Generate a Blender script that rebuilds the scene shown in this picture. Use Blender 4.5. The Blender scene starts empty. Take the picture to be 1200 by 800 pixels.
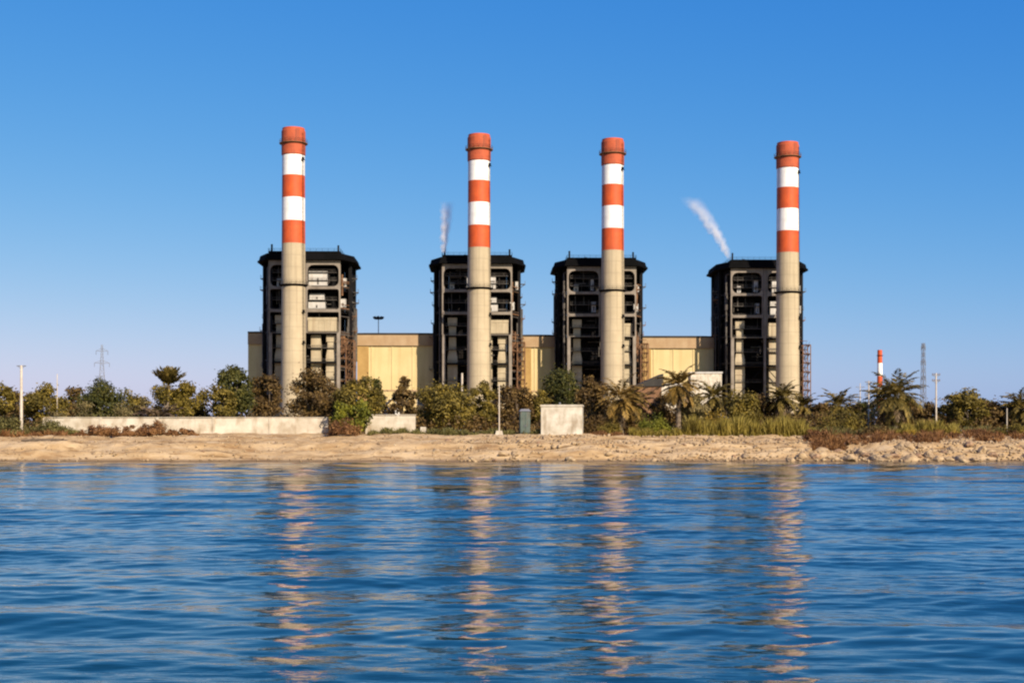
import bpy, math, random
import numpy as np
from mathutils import Vector, noise

F = 1648.0            # focal length in photograph pixels
CAM_H = 2.5
R = math.radians
SUN_AZ, SUN_EL = 33.0, 30.0     # degrees east of "behind the camera", elevation
scene = bpy.context.scene
COL = scene.collection


def PX(px, d): return (px - 600.0) / F * d
def PZ(py, d): return CAM_H - (py - 517.0) / F * d


# ------------------------------------------------------------------ helpers
class MB:
    """collects geometry, links it as one mesh object"""
    def __init__(s):
        s.v, s.f, s.m = [], [], []

    def add(s, vs, fs, mi=0):
        o = len(s.v)
        s.v.extend([tuple(p) for p in vs])
        s.f.extend([tuple(i + o for i in f) for f in fs])
        s.m.extend([mi] * len(fs))

    def box(s, x0, x1, y0, y1, z0, z1, mi=0):
        s.add([(x0, y0, z0), (x1, y0, z0), (x1, y1, z0), (x0, y1, z0), (x0, y0, z1), (x1, y0, z1), (x1, y1, z1), (x0, y1, z1)],
              [(0, 3, 2, 1), (4, 5, 6, 7), (0, 1, 5, 4), (1, 2, 6, 5), (2, 3, 7, 6), (3, 0, 4, 7)], mi)

    def bar(s, a, b, r0, r1=None, n=6, mi=0, cap=True):
        r1 = r0 if r1 is None else r1
        a, b = Vector(a), Vector(b)
        d = (b - a).normalized()
        u = d.orthogonal().normalized()
        w = d.cross(u)
        vs = []
        for p, r in ((a, r0), (b, r1)):
            for k in range(n):
                t = 2 * math.pi * k / n
                vs.append(p + u * (math.cos(t) * r) + w * (math.sin(t) * r))
        fs = [(k, (k + 1) % n, n + (k + 1) % n, n + k) for k in range(n)]
        if cap:
            fs += [tuple(range(n - 1, -1, -1)), tuple(range(n, 2 * n))]
        s.add(vs, fs, mi)

    def tube(s, pts, rad, n=8, mi=0):
        for i in range(len(pts) - 1):
            s.bar(pts[i], pts[i + 1], rad[i], rad[i + 1], n, mi, cap=(i in (0, len(pts) - 2)))

    def lathe(s, prof, n=32, mi=0, x=0, y=0):
        """prof: list of (r, z, material of the segment that follows)"""
        o = len(s.v)
        for r, z, *_ in prof:
            for k in range(n):
                t = 2 * math.pi * k / n
                s.v.append((x + r * math.cos(t), y + r * math.sin(t), z))
        for i in range(len(prof) - 1):
            m = prof[i][2] if len(prof[i]) > 2 else mi
            for k in range(n):
                s.f.append((o + i * n + k, o + i * n + (k + 1) % n, o + (i + 1) * n + (k + 1) % n, o + (i + 1) * n + k))
                s.m.append(m)

    def prism(s, poly0, z0, poly1, z1, mi=0):
        n = len(poly0)
        vs = [(x, y, z0) for x, y in poly0] + [(x, y, z1) for x, y in poly1]
        fs = [(k, (k + 1) % n, n + (k + 1) % n, n + k) for k in range(n)]
        fs += [tuple(range(n - 1, -1, -1)), tuple(range(n, 2 * n))]
        s.add(vs, fs, mi)

    def build(s, name, mats, parent=None, loc=None, smooth=False):
        me = bpy.data.meshes.new(name)
        me.from_pydata(s.v, [], s.f)
        mats = mats if isinstance(mats, (list, tuple)) else [mats]
        for m in mats:
            me.materials.append(m)
        me.polygons.foreach_set('material_index', s.m)
        if smooth:
            me.polygons.foreach_set('use_smooth', [True] * len(s.f))
        me.update()
        o = bpy.data.objects.new(name, me)
        COL.objects.link(o)
        if parent is not None:
            o.parent = parent
        if loc is not None:
            o.location = loc
        return o


def np_mesh(name, verts, faces, mat, parent=None, loc=None, smooth=False):
    """verts (n,3), faces (m,4) numpy arrays"""
    me = bpy.data.meshes.new(name)
    nv, nf = len(verts), len(faces)
    me.vertices.add(nv)
    me.vertices.foreach_set('co', np.asarray(verts, dtype=np.float32).ravel())
    k = faces.shape[1]
    me.loops.add(nf * k)
    me.loops.foreach_set('vertex_index', np.asarray(faces, dtype=np.int32).ravel())
    me.polygons.add(nf)
    me.polygons.foreach_set('loop_start', np.arange(0, nf * k, k, dtype=np.int32))
    me.polygons.foreach_set('loop_total', np.full(nf, k, dtype=np.int32))
    if smooth:
        me.polygons.foreach_set('use_smooth', np.ones(nf, dtype=bool))
    me.update(calc_edges=True)
    me.validate()
    me.materials.append(mat)
    o = bpy.data.objects.new(name, me)
    COL.objects.link(o)
    if parent is not None:
        o.parent = parent
    if loc is not None:
        o.location = loc
    return o


def tag(o, label=None, cat=None, group=None, kind=None):
    if label: o['label'] = label
    if cat: o['category'] = cat
    if group: o['group'] = group
    if kind: o['kind'] = kind
    return o


def empty(name, loc, rz=0.0):
    o = bpy.data.objects.new(name, None)
    COL.objects.link(o)
    o.location = loc
    o.rotation_euler = (0, 0, rz)
    o.empty_display_size = 0.5
    return o


def copy_tree(o, parent=None):
    c = o.copy()
    COL.objects.link(c)
    if parent is not None:
        c.parent = parent
    for ch in list(o.children):
        copy_tree(ch, c)
    return c


# ------------------------------------------------------------------ materials
def mat_base(name):
    m = bpy.data.materials.new(name)
    m.use_nodes = True
    nt = m.node_tree
    return m, nt, nt.nodes['Principled BSDF']


def mat(name, c0, c1=None, scale=1.0, rough=0.8, metal=0.0, streak=None, bump=0.0, bscale=None, spec=0.3, stretch=(1, 1, 1), c2=None):
    """two noise-mixed colours, object space; optional stretched dirt streaks"""
    m, nt, p = mat_base(name)
    N, L = nt.nodes, nt.links
    p.inputs['Roughness'].default_value = rough
    p.inputs['Metallic'].default_value = metal
    p.inputs['Specular IOR Level'].default_value = spec
    c1 = c1 or tuple(min(1, v * 0.75) for v in c0)
    tc = N.new('ShaderNodeTexCoord')
    mp = N.new('ShaderNodeMapping')
    mp.inputs['Scale'].default_value = stretch
    L.new(tc.outputs['Object'], mp.inputs['Vector'])
    nz = N.new('ShaderNodeTexNoise')
    nz.inputs['Scale'].default_value = scale
    nz.inputs['Detail'].default_value = 6
    nz.inputs['Roughness'].default_value = 0.62
    L.new(mp.outputs['Vector'], nz.inputs['Vector'])
    cr = N.new('ShaderNodeValToRGB')
    cr.color_ramp.elements[0].position = 0.36
    cr.color_ramp.elements[0].color = (*c1, 1)
    cr.color_ramp.elements[1].position = 0.62
    cr.color_ramp.elements[1].color = (*c0, 1)
    if c2:
        e = cr.color_ramp.elements.new(0.78)
        e.color = (*c2, 1)
    L.new(nz.outputs['Fac'], cr.inputs['Fac'])
    out = cr.outputs['Color']
    if streak:
        mp2 = N.new('ShaderNodeMapping')
        mp2.inputs['Scale'].default_value = streak[1]
        L.new(tc.outputs['Object'], mp2.inputs['Vector'])
        n2 = N.new('ShaderNodeTexNoise')
        n2.inputs['Scale'].default_value = 1.0
        n2.inputs['Detail'].default_value = 4
        L.new(mp2.outputs['Vector'], n2.inputs['Vector'])
        r2 = N.new('ShaderNodeMapRange')
        r2.inputs['From Min'].default_value = 0.5
        r2.inputs['From Max'].default_value = 0.75
        r2.inputs['To Max'].default_value = streak[2]
        L.new(n2.outputs['Fac'], r2.inputs['Value'])
        mx = N.new('ShaderNodeMix')
        mx.data_type = 'RGBA'
        L.new(r2.outputs['Result'], mx.inputs['Factor'])
        L.new(out, mx.inputs['A'])
        mx.inputs['B'].default_value = (*streak[0], 1)
        out = mx.outputs['Result']
    L.new(out, p.inputs['Base Color'])
    if bump:
        nb = N.new('ShaderNodeTexNoise')
        nb.inputs['Scale'].default_value = bscale or scale * 4
        nb.inputs['Detail'].default_value = 5
        L.new(tc.outputs['Object'], nb.inputs['Vector'])
        b = N.new('ShaderNodeBump')
        b.inputs['Strength'].default_value = bump
        b.inputs['Distance'].default_value = 0.2
        L.new(nb.outputs['Fac'], b.inputs['Height'])
        L.new(b.outputs['Normal'], p.inputs['Normal'])
    return m


def leaf_mat(name, dark, mid, light, trans=0.25):
    """per-leaf and per-clump colour, some light coming through"""
    m = bpy.data.materials.new(name)
    m.use_nodes = True
    nt = m.node_tree
    N, L = nt.nodes, nt.links
    N.clear()
    out = N.new('ShaderNodeOutputMaterial')
    geo = N.new('ShaderNodeNewGeometry')
    tc = N.new('ShaderNodeTexCoord')
    nz = N.new('ShaderNodeTexNoise')
    nz.inputs['Scale'].default_value = 0.55
    nz.inputs['Detail'].default_value = 3
    L.new(tc.outputs['Object'], nz.inputs['Vector'])
    mr = N.new('ShaderNodeMath')
    mr.operation = 'MULTIPLY_ADD'
    mr.inputs[1].default_value = 0.45
    L.new(geo.outputs['Random Per Island'], mr.inputs[0])
    sc = N.new('ShaderNodeMath')
    sc.operation = 'MULTIPLY_ADD'
    sc.inputs[1].default_value = 1.3
    sc.inputs[2].default_value = -0.38
    L.new(nz.outputs['Fac'], sc.inputs[0])
    L.new(sc.outputs[0], mr.inputs[2])
    cr = N.new('ShaderNodeValToRGB')
    e = cr.color_ramp.elements
    e[0].position, e[0].color = 0.2, (*dark, 1)
    e[1].position, e[1].color = 0.85, (*light, 1)
    k = e.new(0.5)
    k.color = (*mid, 1)
    L.new(mr.outputs[0], cr.inputs['Fac'])
    d = N.new('ShaderNodeBsdfPrincipled')
    d.inputs['Roughness'].default_value = 0.65
    d.inputs['Specular IOR Level'].default_value = 0.25
    t = N.new('ShaderNodeBsdfTranslucent')
    L.new(cr.outputs['Color'], d.inputs['Base Color'])
    L.new(cr.outputs['Color'], t.inputs['Color'])
    mix = N.new('ShaderNodeMixShader')
    mix.inputs['Fac'].default_value = trans
    L.new(d.outputs[0], mix.inputs[1])
    L.new(t.outputs[0], mix.inputs[2])
    L.new(mix.outputs[0], out.inputs['Surface'])
    return m


M = {}
M['concrete'] = mat('chimney_concrete', (.43, .345, .225), (.37, .295, .19), .16, .85, streak=((.22, .17, .11), (1.0, 1.0, .03), .65), bump=.15, bscale=1.5)
M['red'] = mat('red_paint', (.53, .085, .017), (.42, .06, .014), .3, .6, streak=((.30, .07, .03), (.9, .9, .05), .6))
M['redtop'] = mat('sooty_red_paint', (.42, .085, .032), (.30, .06, .025), .3, .75, streak=((.07, .03, .02), (.8, .8, .1), .75))
M['white'] = mat('white_paint', (.82, .80, .76), (.70, .67, .62), .3, .6, streak=((.42, .32, .24), (1.1, 1.1, .06), .6))
M['darksteel'] = mat('dark_steel', (.010, .009, .009), (.005, .0045, .005), .4, .8, spec=.1)
M['blacksteel'] = mat('black_roof_sheet', (.005, .0045, .005), (.003, .003, .003), .2, .9, spec=.05)
M['cladding'] = mat('dark_cladding', (.011, .010, .010), (.006, .0055, .006), .15, .85, spec=.08, streak=((.025, .018, .013), (.8, .8, .05), .6))  # near-black, so part of the boiler houses' shade is in the colour
M['frame'] = mat('frame_concrete', (.25, .21, .17), (.17, .14, .11), .3, .85, streak=((.14, .11, .09), (.7, .7, .08), .6))
M['beige'] = mat('beige_cladding', (.42, .345, .23), (.34, .275, .18), .25, .75, streak=((.25, .17, .10), (.5, .5, .06), .6))
M['pale'] = mat('pale_sheet', (.50, .47, .43), (.40, .37, .34), .4, .6, streak=((.34, .28, .22), (.6, .6, .1), .5))
M['rust'] = mat('rusty_steel', (.20, .10, .045), (.10, .05, .028), .5, .8, c2=(.30, .19, .11))
M['pipe'] = mat('pipe_lagging', (.11, .095, .08), (.05, .04, .034), .5, .6)
M['hall'] = mat('hall_cream_paint', (.56, .44, .225), (.50, .385, .185), .10, .85, streak=((.36, .22, .09), (.5, .5, .03), .45))
M['fascia'] = mat('hall_fascia', (.38, .265, .155), (.33, .215, .115), .2, .8, streak=((.25, .15, .08), (.4, .4, .1), .5))
M['ochre'] = mat('ochre_tone', (.40, .25, .09), (.30, .18, .06), .15, .85, c2=(.46, .33, .14))
M['roofdark'] = mat('roof_felt', (.04, .035, .03), (.025, .022, .02), .3, .9)
M['wall'] = mat('boundary_wall_wash', (.56, .49, .39), (.40, .33, .24), .35, .9, streak=((.22, .15, .08), (.9, .9, .5), .75), bump=.2, bscale=3)
M['block'] = mat('pump_house_wash', (.56, .50, .41), (.40, .34, .26), .8, .9, streak=((.20, .14, .08), (1.2, 1.2, .35), .75), bump=.15, bscale=4)
M['pole'] = mat('pole_concrete', (.55, .47, .38), (.42, .35, .28), 1.0, .85)
M['galv'] = mat('galvanised_steel', (.17, .17, .19), (.12, .12, .14), .5, .6, metal=.2)
M['glass'] = mat('dark_window', (.03, .035, .04), (.02, .022, .03), 1, .25, spec=.5)
M['green'] = mat('faded_green_paint', (.075, .10, .085), (.045, .06, .05), 1.2, .6, streak=((.16, .09, .05), (1.5, 1.5, .4), .6))
M['bark'] = mat('bark', (.13, .095, .065), (.075, .055, .04), 2.0, .9, bump=.4, bscale=9)
M['palmbark'] = mat('palm_bark', (.20, .15, .105), (.11, .08, .055), 1.5, .9, bump=.5, bscale=8, stretch=(1, 1, 3))
M['rock'] = mat('boulder_stone', (.38, .27, .155), (.22, .145, .08), .9, .9, bump=.5, bscale=3, c2=(.48, .40, .29))
M['rockred'] = mat('reddish_stone', (.30, .185, .105), (.18, .105, .06), .9, .9, bump=.5, bscale=3, c2=(.40, .29, .20))
M['cork'] = mat('lamp_glass', (.6, .6, .6), (.5, .5, .5), 1, .2)
M['leaf_dark'] = leaf_mat('dark_green_leaves', (0.026, 0.030, 0.006), (0.061, 0.060, 0.011), (0.138, 0.115, 0.021))
M['leaf_olive'] = leaf_mat('olive_leaves', (0.059, 0.045, 0.007), (0.141, 0.103, 0.016), (0.283, 0.198, 0.032))
M['leaf_green'] = leaf_mat('fresh_green_leaves', (0.049, 0.055, 0.005), (0.141, 0.139, 0.012), (0.283, 0.251, 0.023))
M['leaf_brown'] = leaf_mat('brownish_leaves', (0.044, 0.026, 0.009), (0.108, 0.063, 0.018), (0.217, 0.132, 0.036))
M['leaf_grey'] = leaf_mat('grey_green_leaves', (0.087, 0.069, 0.026), (0.189, 0.144, 0.053), (0.348, 0.253, 0.098))
M['leaf_yellow'] = leaf_mat('yellow_green_leaves', (0.102, 0.063, 0.007), (0.246, 0.155, 0.017), (0.435, 0.276, 0.038))
M['palm'] = leaf_mat('palm_fronds', (0.049, 0.039, 0.009), (0.133, 0.095, 0.020), (0.283, 0.192, 0.043))
M['palmgold'] = leaf_mat('golden_palm_fronds', (0.080, 0.052, 0.011), (0.203, 0.121, 0.026), (0.377, 0.230, 0.056))  # paler, more golden frond colour
M['dry'] = leaf_mat('dry_fronds', (.055, .035, .020), (.13, .085, .045), (.24, .16, .09), .15)
M['scrub'] = leaf_mat('dry_red_scrub', (.075, .030, .012), (.17, .075, .025), (.28, .14, .05), .15)
M['scrubgreen'] = leaf_mat('low_green_scrub', (.045, .042, .012), (.11, .095, .025), (.20, .165, .05), .15)
M['reed'] = leaf_mat('yellow_reed', (.09, .065, .012), (.22, .165, .025), (.38, .29, .065), .25)


# ------------------------------------------------------------------ ground
def sstep(a, b, x):
    t = np.clip((x - a) / (b - a), 0, 1)
    return t * t * (3 - 2 * t)


def waterline(x):
    x = np.asarray(x, float)
    near = 170 + .5 * np.sin(x / 13) + .35 * np.sin(x / 5 + 1) + .2 * np.sin(x / 2.1 + .4)
    return near - 1.5 * sstep(40, 70, x)


PROF_S = [-60, -8, -1, 0, 1.2, 2.2, 3.4, 5.5, 6.4, 7.2, 11, 13, 17, 24, 60, 200, 330, 500, 12000]
PROF_Z = [-5, -1.2, -.12, .02, .25, .55, 1.05, 1.35, 1.75, 2.15, 2.55, 3.0, 3.35, 3.5, 4.0, 4.6, 5.0, 5.0, 5.0]


def base_h(x, y):
    s = y - waterline(x)
    # the little sand cliffs wander in and out along the shore
    w = .9 * np.sin(x / 9.1 + .7) + .6 * np.sin(x / 3.7) + .35 * np.sin(x / 1.9 + 2)
    return np.interp(s + w * sstep(.5, 4, s) * (1 - sstep(14, 20, s)), PROF_S, PROF_Z)


def ground(x, y):
    return float(base_h(np.array([x]), np.array([y]))[0])


def axis(parts):
    out = []
    for a, b, st in parts:
        n = max(1, int(round(abs(b - a) / st)))
        out += list(np.linspace(a, b, n, endpoint=False))
    out.append(parts[-1][1])
    return np.array(out)


xs = axis([(-9000, -1000, 1600), (-1000, -200, 100), (-200, -90, 5), (-90, 90, .45), (90, 200, 5), (200, 1000, 100), (1000, 9000, 1600)])
ys = axis([(-400, 140, 60), (140, 166, 3), (166, 192, .3), (192, 260, 2.5), (260, 700, 20), (700, 9000, 800)])
Xg, Yg = np.meshgrid(xs, ys)
Zg = base_h(Xg.ravel(), Yg.ravel()).reshape(Xg.shape)
nzv = np.zeros_like(Zg)
for i in range(len(ys)):
    if 160 < ys[i] < 300:
        for j in range(len(xs)):
            if abs(xs[j]) < 92:
                p = Vector((xs[j] * .45, ys[i] * .6, 0))
                nzv[i, j] = noise.noise(p) * .22 + noise.noise(p * 2.9) * .16 + noise.noise(p * 6.1) * .07 + abs(noise.noise(p * .37)) * .3
sg = Yg - waterline(Xg.ravel()).reshape(Xg.shape)
Zg = Zg + nzv * sstep(.3, 3, sg)
nc, nr = len(xs), len(ys)
idx = np.arange(nc * nr).reshape(nr, nc)
fc = np.stack([idx[:-1, :-1].ravel(), idx[:-1, 1:].ravel(), idx[1:, 1:].ravel(), idx[1:, :-1].ravel()], 1)


def ground_mat():
    m, nt, p = mat_base('beach_sand')
    N, L = nt.nodes, nt.links
    tc = N.new('ShaderNodeTexCoord')
    p.inputs['Roughness'].default_value = .95
    p.inputs['Specular IOR Level'].default_value = .1

    def nz(scale, stretch, detail=6):
        mp = N.new('ShaderNodeMapping')
        mp.inputs['Scale'].default_value = stretch
        L.new(tc.outputs['Object'], mp.inputs['Vector'])
        n = N.new('ShaderNodeTexNoise')
        n.inputs['Scale'].default_value = scale
        n.inputs['Detail'].default_value = detail
        n.inputs['Roughness'].default_value = .65
        L.new(mp.outputs['Vector'], n.inputs['Vector'])
        return n.outputs['Fac']

    def ramp(f, stops):
        c = N.new('ShaderNodeValToRGB')
        e = c.color_ramp.elements
        e[0].position, e[0].color = stops[0][0], (*stops[0][1], 1)
        e[1].position, e[1].color = stops[-1][0], (*stops[-1][1], 1)
        for pos, cc in stops[1:-1]:
            k = e.new(pos)
            k.color = (*cc, 1)
        L.new(f, c.inputs['Fac'])
        return c.outputs['Color']

    def mix(f, a, b):
        x = N.new('ShaderNodeMix')
        x.data_type = 'RGBA'
        L.new(f, x.inputs['Factor'])
        L.new(a, x.inputs['A'])
        if isinstance(b, tuple):
            x.inputs['B'].default_value = (*b, 1)
        else:
            L.new(b, x.inputs['B'])
        return x.outputs['Result']

    def rng(f, a, b, c=0., d=1.):
        r = N.new('ShaderNodeMapRange')
        r.inputs['From Min'].default_value = a
        r.inputs['From Max'].default_value = b
        r.inputs['To Min'].default_value = c
        r.inputs['To Max'].default_value = d
        L.new(f, r.inputs['Value'])
        return r.outputs['Result']
    sand = ramp(nz(.35, (.6, 1.5, 1)), [(.30, (.25, .145, .065)), (.45, (.38, .25, .125)), (.6, (.47, .335, .19)), (.75, (.41, .305, .20))])
    grit = nz(2.2, (.7, 1.6, 1), 8)
    sand = mix(rng(grit, .56, .70, 0, .65), sand, (.13, .08, .04))
    dark_bands = nz(.5, (.25, 2.2, 1), 5)
    sand = mix(rng(dark_bands, .56, .64, 0, .8), sand, (.15, .085, .035))  # dark brown bands drawn out along the shore
    sep = N.new('ShaderNodeSeparateXYZ')
    L.new(tc.outputs['Object'], sep.inputs[0])
    sand = mix(rng(sep.outputs['Z'], .42, .12, 0, .8), sand, (.13, .085, .05))      # wet strip
    soil = ramp(nz(.12, (1, 1, 1)), [(.35, (.16, .11, .055)), (.65, (.30, .21, .11))])
    col = mix(rng(sep.outputs['Y'], 186, 196), sand, soil)
    L.new(col, p.inputs['Base Color'])
    b = N.new('ShaderNodeBump')
    b.inputs['Strength'].default_value = .6
    b.inputs['Distance'].default_value = .25
    L.new(grit, b.inputs['Height'])
    L.new(b.outputs['Normal'], p.inputs['Normal'])
    return m


g = np_mesh('ground', np.stack([Xg.ravel(), Yg.ravel(), Zg.ravel()], 1), fc, ground_mat(), smooth=True)
tag(g, kind='structure')

# ------------------------------------------------------------------ water
rr = [0.6]
while rr[-1] < 6000:
    r = rr[-1]
    if r < 11: st = 1.0
    elif r < 45: st = .085
    elif r < 180: st = min(.55, .085 + (r - 45) * .007)
    else: st = (r - 178) * .3 + .5
    rr.append(r + st)
rr = np.array(rr)
th = np.concatenate([np.linspace(-180, -45, 28, endpoint=False), np.linspace(-45, -25, 40, endpoint=False),
                     np.linspace(-25, 25, 520, endpoint=False), np.linspace(25, 45, 40, endpoint=False), np.linspace(45, 180, 28, endpoint=False)])
thr = np.radians(th)
TT, RRm = np.meshgrid(thr, rr)
XW, YW = RRm * np.sin(TT), RRm * np.cos(TT)
dth = np.concatenate([np.diff(thr), [thr[0] + 2 * math.pi - thr[-1]]])
dr = np.gradient(rr)
spacing_r = np.broadcast_to(dr[:, None], XW.shape)
spacing_t = RRm * dth[None, :]
rng_ = np.random.default_rng(11)
ZW = np.zeros_like(XW)
NW = 120
for k in range(NW):
    lam = .36 * (7.5 / .36) ** (((k + rng_.random()) / NW) ** 1.25)
    ang = rng_.normal(0, .5 if lam < 1.1 else .32 if lam < 2.8 else .26)                     # about the line of sight, shoreward
    kx, ky = math.sin(ang) * 2 * math.pi / lam, math.cos(ang) * 2 * math.pi / lam
    slope = .0078 * (1.45 if lam < 1.1 else .75 if lam < 2.6 else 1.7)
    amp = slope * lam / (2 * math.pi) * 1.25
    att = (1 - sstep(.22, .45, spacing_r * abs(math.cos(ang)) / lam)) * (1 - sstep(.3, .6, spacing_t * (abs(math.sin(ang)) + .1) / lam))
    ph = rng_.random() * 6.283
    # each train comes and goes in patches
    env = .65 + .45 * np.sin(XW * rng_.normal(0, .07) + YW * rng_.normal(0, .09) + rng_.random() * 6)
    arg = kx * XW + ky * YW + ph + .5 * np.sin(XW * .21 / lam ** .5 + ph * 3)
    ZW += amp * att * env * (np.sin(arg) + .18 * np.sin(2 * arg + 1.57))
ZW *= (1 - .15 * sstep(158, 172, YW))
n_r, n_t = XW.shape
idw = np.arange(n_r * n_t).reshape(n_r, n_t)
nxt = np.roll(idw, -1, axis=1)
fw = np.stack([idw[:-1].ravel(), nxt[:-1].ravel(), nxt[1:].ravel(), idw[1:].ravel()], 1)[:, ::-1]
wm, nt, p = mat_base('sea_water')
N, L = nt.nodes, nt.links
p.inputs['Base Color'].default_value = (.0004, .026, .034, 1)
p.inputs['Roughness'].default_value = .05
p.inputs['IOR'].default_value = 1.333
p.inputs['Specular IOR Level'].default_value = 1.0
tc = N.new('ShaderNodeTexCoord')
mp = N.new('ShaderNodeMapping')
mp.inputs['Scale'].default_value = (.55, 1.5, 1)
L.new(tc.outputs['Object'], mp.inputs['Vector'])
n1 = N.new('ShaderNodeTexNoise')
n1.inputs['Scale'].default_value = 2.4
n1.inputs['Detail'].default_value = 4
L.new(mp.outputs['Vector'], n1.inputs['Vector'])
b = N.new('ShaderNodeBump')
b.inputs['Strength'].default_value = .22
b.inputs['Distance'].default_value = .08
L.new(n1.outputs['Fac'], b.inputs['Height'])
L.new(b.outputs['Normal'], p.inputs['Normal'])
# cat's paws: wind patches where the surface is a little rougher
mp3 = N.new('ShaderNodeMapping'); mp3.inputs['Scale'].default_value = (.04, .12, 1); L.new(tc.outputs['Object'], mp3.inputs['Vector'])
n3 = N.new('ShaderNodeTexNoise'); n3.inputs['Scale'].default_value = 1.0; n3.inputs['Detail'].default_value = 3; L.new(mp3.outputs['Vector'], n3.inputs['Vector'])
r3 = N.new('ShaderNodeMapRange'); r3.inputs['From Min'].default_value = .4; r3.inputs['From Max'].default_value = .65; r3.inputs['To Min'].default_value = .1; r3.inputs['To Max'].default_value = .45
L.new(n3.outputs['Fac'], r3.inputs['Value']); L.new(r3.outputs['Result'], b.inputs['Strength'])
w = np_mesh('sea', np.stack([XW.ravel(), YW.ravel(), ZW.ravel()], 1), fw, wm, smooth=True)
tag(w, kind='structure')

# ------------------------------------------------------------------ chimneys
CH = [(344.0, 150, 'leftmost'), (561.5, 158, ''), (718.0, 163, ''), (923.0, 167, '')]
CHD = [520.0, 531.0, 539.0, 545.0]
CH_LABEL = ['',
            'red and white chimney beside the thin upright wisp of steam',
            'red and white chimney before the square white hut, on the boiler house without steam',
            'red and white banded chimney before the boiler house with the long drifting steam plume']
CH_LABEL[0] = 'tallest looking red and white banded chimney, covering the boiler house nearest the floodlight mast'
GZ = 5.0
CHH = 113.0


def lift_lines(m):
    """thin darker rings where one concrete lift was cast on the next"""
    nt = m.node_tree; N, L = nt.nodes, nt.links; p = N['Principled BSDF']
    src = p.inputs['Base Color'].links[0].from_socket
    tc = N.new('ShaderNodeTexCoord'); sp = N.new('ShaderNodeSeparateXYZ'); L.new(tc.outputs['Object'], sp.inputs[0])
    q = N.new('ShaderNodeMath'); q.operation = 'PINGPONG'; q.inputs[1].default_value = 2.2; L.new(sp.outputs['Z'], q.inputs[0])
    r = N.new('ShaderNodeMapRange'); r.inputs['From Min'].default_value = .22; r.inputs['From Max'].default_value = .05; r.inputs['To Max'].default_value = .4; L.new(q.outputs[0], r.inputs['Value'])
    x = N.new('ShaderNodeMix'); x.data_type = 'RGBA'; L.new(r.outputs['Result'], x.inputs['Factor']); L.new(src, x.inputs['A']); x.inputs['B'].default_value = (.24, .19, .13, 1)
    L.new(x.outputs['Result'], p.inputs['Base Color'])


lift_lines(M['concrete'])


def make_chimney():
    root = empty('chimney', (0, 0, 0))
    def rad(z): return 4.65 - .55 * z / CHH
    px = .3155
    cuts = [0, CHH - 135 * px, CHH - 108.5 * px, CHH - 81.5 * px, CHH - 55.5 * px, CHH - 28.5 * px, CHH]
    mats_i = [0, 1, 2, 1, 2, 1]
    prof = []
    for i in range(6):
        z0, z1 = cuts[i], cuts[i + 1]
        nseg = 14 if i == 0 else 3
        for j in range(nseg):
            z = z0 + (z1 - z0) * j / nseg
            prof.append((rad(z), z, mats_i[i]))
    prof += [(rad(CHH), CHH, 1), (rad(CHH) - .45, CHH, 3), (rad(CHH) - .5, CHH - 6, 3), (.05, CHH - 6, 3)]
    b = MB(); b.lathe(prof, 40)
    b.build('shaft', [M['concrete'], M['red'], M['white'], M['darksteel']], root, smooth=False)
    # head collar: a thicker drum carrying the top gallery
    b = MB(); zc = CHH - 17.5 * px
    b.lathe([(rad(zc), zc - 4.6, 0), (rad(zc) + .28, zc - 4.2, 0), (rad(zc) + .28, CHH - 1.2, 0), (rad(zc) + .02, CHH - .6, 0)], 40)
    b.build('head_collar', M['redtop'], root)
    for name, z, ext, mt in (('top_gallery', zc, 1.05, M['rust']), ('lower_gallery', CHH - 183 * px, .95, M['darksteel'])):
        b = MB(); r = rad(z) + .05
        b.lathe([(r, z - .75, 0), (r + ext, z - .15, 0), (r + ext, z + .05, 0), (r, z + .05, 0)], 32)
        for k in range(20):
            t = 2 * math.pi * k / 20
            x, y = (r + ext - .06) * math.cos(t), (r + ext - .06) * math.sin(t)
            b.bar((x, y, z + .05), (x, y, z + 1.2), .05, n=4)
        o = b.build(name, mt, root)
        b = MB()
        for zz in (z + .6, z + 1.2):
            pts = [((r + ext - .06) * math.cos(2 * math.pi * k / 24), (r + ext - .06) * math.sin(2 * math.pi * k / 24), zz) for k in range(25)]
            b.tube(pts, [.05] * 25, 4)
        b.build('guard_rail', M['darksteel'], o)
    # ladder with hoops up the side that faces right
    b = MB(); t = R(-32)
    ux, uy = math.cos(t), math.sin(t)
    for sgn in (-.3, .3):
        b.bar(((rad(0) + .35) * ux - uy * sgn, (rad(0) + .35) * uy + ux * sgn, 3), ((rad(CHH) + .35) * ux - uy * sgn, (rad(CHH) + .35) * uy + ux * sgn, CHH - 2), .06, n=4)
    for k in range(72):
        z = 4 + k * 1.5; q = rad(z) + .35
        b.bar((q * ux - uy * .3, q * uy + ux * .3, z), (q * ux + uy * .3, q * uy - ux * .3, z), .035, n=4)
    b.build('ladder', M['darksteel'], root)
    for frac in (CHH - 38 * px, CHH - 216 * px, CHH - 252 * px):
        b = MB(); q = rad(frac)
        b.box(-.45, .45, -.7, .7, -.1, .1)
        b.box(-.3, .3, -.4, .4, .1, 1.0)
        o = b.build('warning_light', M['darksteel'], root)
        o.location = ((q + .4) * ux, (q + .4) * uy, frac); o.rotation_euler = (0, 0, t)
    return root


chim0 = make_chimney()
for i in range(4):
    o = chim0 if i == 0 else copy_tree(chim0)
    o.location = (PX(CH[i][0], CHD[i]), CHD[i], GZ)
    o.rotation_euler = (0, 0, 0 if i == 0 else R((0, 4, -6, 3)[i]))
    tag(o, CH_LABEL[i], 'chimney', 'banded chimneys of the power station')

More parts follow.
